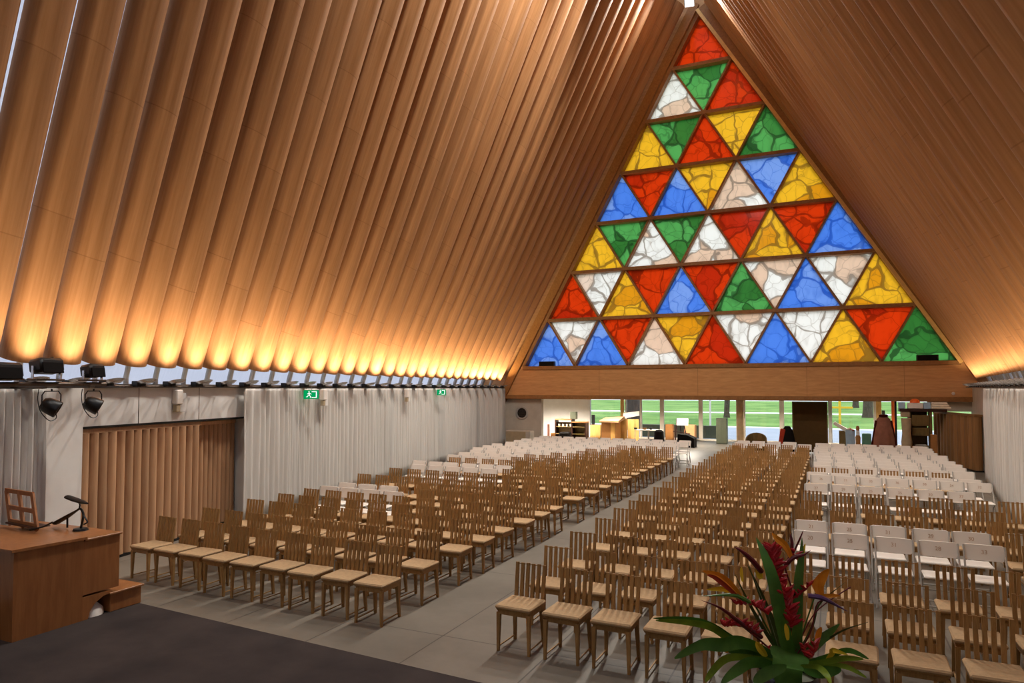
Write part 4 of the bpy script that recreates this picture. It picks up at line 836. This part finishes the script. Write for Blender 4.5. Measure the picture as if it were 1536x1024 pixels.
lf([(1165, 985, .1), (1105, 965, .1), (1068, 941, .06), (1030, 933, .02), (984, 930, -.05)], 11, 'leafl', broad)
lf([(1165, 985, .12), (1108, 962, .12), (1066, 937, .1), (1030, 928, .08), (980, 927, .0)], 9, 'leafd', broad)
lf([(1200, 995, -.1), (1240, 985, -.15), (1272, 975, -.2), (1303, 988, -.25)], 9, 'leafd', broad)
lf([(1200, 995, -.12), (1235, 993, -.2), (1265, 987, -.25), (1295, 988, -.3)], 10, 'leafl', broad)
lf([(1200, 1000, -.15), (1240, 998, -.2), (1270, 1000, -.26), (1300, 1016, -.3)], 8, 'leafl', broad)
lf([(1200, 990, .05), (1225, 965, .05), (1245, 948, .08), (1260, 935, .1)], 17, 'leafd', sword)
lf([(1195, 1000, -.2), (1225, 1000, -.3), (1240, 1012, -.35), (1246, 1026, -.4)], 9, 'leafl', broad)
lf([(1180, 1000, -.25), (1150, 1010, -.32), (1130, 1022, -.36)], 20, 'leafd', broad); lf([(1200, 1000, -.22), (1230, 1008, -.3), (1262, 1004, -.32)], 18, 'leafd', broad)
lf([(1172, 990, .06), (1162, 940, .1), (1142, 890, .12), (1120, 845, .12)], 7, 'leafs', sword); lf([(1176, 990, 0), (1150, 950, .02), (1124, 905, .02), (1102, 860, 0)], 6, 'leafs', sword)
lf([(1192, 990, .1), (1218, 940, .12), (1230, 905, .12), (1268, 873, .1)], 4, 'leafs', sword); lf([(1195, 990, .05), (1232, 965, .08), (1265, 945, .06), (1302, 933, .05)], 4, 'leafs', sword)
def stem(pts, r, mat='stem', name='stem'): MB().tube(smooth([fp(*p) for p in pts], 14), r, 7).build(name, mat, fa, True)
stem([(1180, 992, 0), (1174, 930, .02), (1170, 870, .03), (1166, 820, .03)], .007); stem([(1180, 992, 0), (1190, 900, .05), (1178, 850, .05), (1190, 828, .05)], .006, 'maroon'); stem([(1178, 992, 0), (1150, 940, -.02), (1130, 905, -.04), (1110, 897, -.06)], .006); stem([(1188, 992, 0), (1215, 950, -.02), (1226, 905, -.03), (1245, 900, -.04)], .005, 'maroon'); stem([(1176, 992, .02), (1140, 960, 0), (1115, 940, -.02), (1098, 925, -.03)], .006, 'maroon'); stem([(1186, 992, .02), (1215, 930, .04), (1238, 905, .05), (1276, 880, .05)], .004, 'maroon')
stem([(1190, 990, .08), (1220, 900, .1), (1226, 882, .1)], .005)
def blade(pts, w, mat, name, fold=.5): lf(pts, w, mat, lambda u: (math.sin(PI * (u * .9 + .1)) ** .75), fold, None, name)
def bird(beak, bw, crest, bmat='maroon'):    # bird of paradise: pointed bract and upright petals
    P = [fp(*p) for p in beak]; n = len(P); rr = [bw * px * (.55 + .45 * math.sin(PI * (.25 + .6 * i / 9))) * (1 - (i / 9) ** 2 * .95) for i in range(10)]
    MB().tube(smooth(P, 10), rr, 8, flat=.75).build('flower_bract', bmat, fa, True)
    for pts, w, mt in crest: blade(pts, w, mt, 'flower_petal')
bird([(1142, 857, -.02), (1128, 840, -.03), (1112, 826, -.03), (1101, 820, -.02)], 6, [], 'maroon')
bird([(1178, 848, .0), (1190, 836, -.02), (1205, 832, -.03), (1216, 825, -.03)], 5, [([(1188, 838, -.02), (1178, 818, -.03), (1166, 808, -.03), (1158, 799, -.02)], 10, 'petal'), ([(1186, 842, 0), (1188, 815, 0), (1185, 800, .02)], 5, 'maroon'), ([(1184, 842, .02), (1198, 812, .03), (1205, 795, .05)], 3, 'maroon')])
bird([(1128, 905, -.06), (1105, 893, -.08), (1085, 892, -.1), (1050, 894, -.1)], 5, [([(1112, 897, -.08), (1095, 878, -.1), (1078, 864, -.1), (1054, 856, -.1)], 13, 'petal'), ([(1108, 896, -.09), (1090, 880, -.11), (1072, 866, -.12), (1060, 862, -.12)], 7, 'red'), ([(1112, 897, -.06), (1090, 884, -.06), (1060, 884, -.06)], 8, 'petaly')], 'leafd')
bird([(1212, 893, -.05), (1232, 896, -.07), (1252, 906, -.08), (1272, 917, -.08)], 5.5, [([(1232, 896, -.04), (1228, 878, -.05), (1234, 865, -.05), (1244, 853, -.05)], 17, 'petal'), ([(1228, 890, -.02), (1222, 874, -.02), (1236, 862, -.02)], 8, 'petal'), ([(1226, 893, -.03), (1246, 893, -.05), (1260, 893, -.05)], 6, 'petal')], 'purple')
bird([(1142, 955, -.05), (1112, 935, -.08), (1082, 912, -.1), (1052, 900, -.1)], 5, [], 'maroon')
bird([(1170, 985, .04), (1150, 920, .05), (1135, 880, .06), (1120, 838, .06)], 3.5, [([(1142, 868, 0), (1138, 858, 0), (1138, 848, 0)], 10, 'petaly')], 'leafs')
def heli(pts, n, s, dw=0., mat='crimson'):
    P = smooth([fp(*p) for p in pts], n); rr = random.Random(int(pts[0][0]))
    for i, p in enumerate(P):
        sd = 1 if i % 2 else -1; d = (RT * sd * rr.uniform(.4, 1.1) + UP * rr.uniform(.3, 1.1) - FW * rr.uniform(-.5, .7)).normalized() * s * px * rr.uniform(.9, 1.5)
        MB().tube([p, p + d * .5 + UP * .001, p + d], [s * px * .20, s * px * .25, s * px * .04], 7).build('flower_bract', mat, fa, True)
heli([(1156, 824, 0), (1163, 850, 0), (1168, 880, 0)], 22, 14); heli([(1160, 822, .02), (1165, 845, .02), (1166, 870, .02)], 16, 12); heli([(1174, 880, -.03), (1184, 915, -.04), (1186, 940, -.03)], 24, 15); heli([(1182, 890, .03), (1192, 915, .03), (1190, 945, .03)], 14, 13); heli([(1152, 920, -.05), (1132, 908, -.07), (1104, 905, -.08)], 18, 11); heli([(1135, 952, -.06), (1115, 938, -.07), (1086, 938, -.08)], 22, 12); heli([(1185, 900, .0), (1200, 890, .0), (1214, 875, 0)], 12, 9); heli([(1205, 970, -.05), (1215, 985, -.06), (1222, 965, -.06)], 14, 11); heli([(1158, 975, .0), (1140, 968, 0)], 4, 7)
heli([(1192, 826, .0), (1196, 838, 0)], 3, 9)
for pts, w, mt in (([(1150, 985, -.15), (1140, 972, -.18), (1134, 962, -.2)], 10, 'petaly'), ([(1240, 990, -.15), (1248, 980, -.18), (1250, 975, -.2), (1272, 982, -.2)], 9, 'petaly'), ([(1092, 978, -.2), (1082, 972, -.22), (1074, 970, -.24)], 6, 'petal'), ([(1182, 960, -.08), (1180, 945, -.1), (1178, 935, -.1)], 7, 'petaly'), ([(1224, 970, 0), (1228, 950, .0), (1232, 940, .0)], 9, 'petal'), ([(1186, 965, .04), (1188, 945, .04), (1187, 930, .05)], 8, 'petaly'), ([(1114, 872, .05), (1112, 858, .05), (1112, 850, .05)], 5, 'petaly'), ([(1206, 830, .05), (1206, 822, .05), (1208, 815, .05)], 4, 'petaly')): blade(pts, w, mt, 'flower_petal')

# ------------------------------------------------------------------ outside
m = MB(); m.add([(-160, 37.6, -.06), (160, 37.6, -.06), (160, 330, 3.2), (-160, 330, 3.2), (-160, 37.6, -.6), (160, 37.6, -.6), (160, 330, -.6), (-160, 330, -.6)], [(0, 1, 2, 3), (7, 6, 5, 4), (0, 4, 5, 1), (1, 5, 6, 2), (2, 6, 7, 3), (3, 7, 4, 0)])
o = m.build('lawn', 'grass'); o['kind'] = 'structure'; gz = lambda y: -.06 + (y - 37.6) * 3.26 / 292.4
def strip(name, y0, y1, mat, x0=-60, x1=60, label=''):
    m = MB(); m.hexa([(x0, y0, gz(y0)), (x1, y0, gz(y0)), (x1, y1, gz(y1)), (x0, y1, gz(y1)), (x0, y0, gz(y0) + .03), (x1, y0, gz(y0) + .03), (x1, y1, gz(y1) + .03), (x0, y1, gz(y1) + .03)]); o = m.build(name, mat); o['kind'] = 'structure'; o['label'] = label
strip('street', 38.2, 49, 'road', label='grey street between the glass wall and the lawn'); strip('street_kerb', 49, 50.2, 'path', label='pale kerb along the lawn')
strip('footpath', 70, 72.4, 'path', label='pale path across the lawn'); strip('footpath', 112, 119, 'path', label='farther pale path across the lawn')
def tree(u0, u1, y, label, vb=None):
    a, b = at(u0, 611, y), at(u1, 611, y); x = (a.x + b.x) / 2; r = (b.x - a.x) / 2; z = gz(y); e = empty('park_tree', (x, y, z), 0, label, 'tree', 'trees on the lawn')
    MB().tube([(0, 0, -.1), (0, 0, .4), (.1, 0, 2.5), (0, .1, 5.5), (.2, 0, 8)], [r * 1.35, r * 1.05, r, r * .85, r * .6], 14).build('trunk', 'bark', e, True)
    m = MB(); rr = random.Random(int(u0))
    for k in range(60):
        c = Vector((rr.gauss(0, 1.2), rr.gauss(0, 1.2), 8 + rr.gauss(0, 1.3))); s = rr.uniform(.4, .9)
        m.lathe([(.001, -s), (s * .7, -s * .6), (s, 0), (s * .7, s * .6), (.001, s)], c, 7, rot=Matrix.Rotation(rr.uniform(0, 3), 3, 'X'))
    m.build('crown', 'leaf', e)
tree(938, 959, 44.5, 'thick tree trunk outside behind the slanted white board'); tree(1086, 1094, 62, 'slim tree trunk outside just left of the beige column'); tree(1262, 1276, 118, 'farther dark tree trunk outside above the lectern'); tree(1279, 1288, 88, 'middle dark tree trunk outside right of the yellow cross'); tree(1294, 1309, 66, 'nearer dark tree trunk outside left of the pink robe')
a = at(1260, 632, 52); e = empty('yellow_cross', (a.x, 52, gz(52)), 0, 'yellow cross standing on the lawn beyond the display board', 'cross'); h = at(1260, 600, 52).z + .4 - gz(52); MB().box((0, 0, h / 2), (.16, .14, h), .01).build('post', 'yellow', e); z = at(1260, 611, 52).z - gz(52); MB().box((.15, 0, z), (1.3, .12, .13), .01).build('cross_arm', 'yellow', e)
a = at(1065.5, 640, 46); tag(MB().tube([(a.x, 46, gz(46)), (a.x, 46, 4.5)], .06, 10).build('street_post', 'plastic'), 'thin white post standing in the street outside the glass', 'post')
m = MB(); a, b = at(963, 636, 39.2), at(1090, 636, 39.2); m.span((a.x, 39.2, gz(39)), (b.x, 39.5, a.z), .02); tag(m.build('planter_wall', 'mesh'), 'low dark green planter wall outside the glass, left of the column', 'planter')
# hedge far behind closing the lawn
m = MB(); rr = random.Random(3)
for k in range(260):
    x = rr.uniform(-150, 150); s = rr.uniform(2.5, 6); m.lathe([(.001, -s), (s * .8, -s * .6), (s, 0), (s * .75, s * .65), (.001, s)], (x, 300 + rr.uniform(-8, 8), 4 + rr.uniform(0, 5)), 8, rot=Matrix.Rotation(rr.uniform(0, 3), 3, 'X'))
o = m.build('distant_tree_foliage', 'leaf'); tag(o, 'distant band of green trees closing off the lawn', 'trees', kind='stuff')

# ------------------------------------------------------------------ world, view
wd = bpy.data.worlds.new('sky'); SC.world = wd; wd.use_nodes = True; nt = wd.node_tree; bg = nt.nodes['Background']
tc = nt.nodes.new('ShaderNodeTexCoord'); sp = nt.nodes.new('ShaderNodeSeparateXYZ'); rp = nt.nodes.new('ShaderNodeValToRGB'); nt.links.new(tc.outputs['Generated'], sp.inputs[0]); nt.links.new(sp.outputs['Z'], rp.inputs[0])
rp.color_ramp.elements[0].color = (.95, .97, 1, 1); rp.color_ramp.elements[1].color = (.74, .84, 1, 1); nt.links.new(rp.outputs[0], bg.inputs[0]); bg.inputs[1].default_value = 1.85
sun = bpy.data.lights.new('sun', 'SUN'); sun.energy = 1.2; sun.angle = R(8); sun.color = (1, .95, .86); so = bpy.data.objects.new('sun', sun); COL.objects.link(so); so.rotation_euler = (R(-38), R(12), 0)
v = SC.view_settings; v.view_transform = 'Standard'; v.look = 'None'; v.gamma = 1; v.use_curve_mapping = False; v.exposure = 0.14
SC.cycles.use_denoising = True; SC.cycles.max_bounces = 8; SC.cycles.transparent_max_bounces = 12
SC.cycles.sample_clamp_indirect = 6.0; SC.cycles.caustics_reflective = False; SC.cycles.caustics_refractive = False
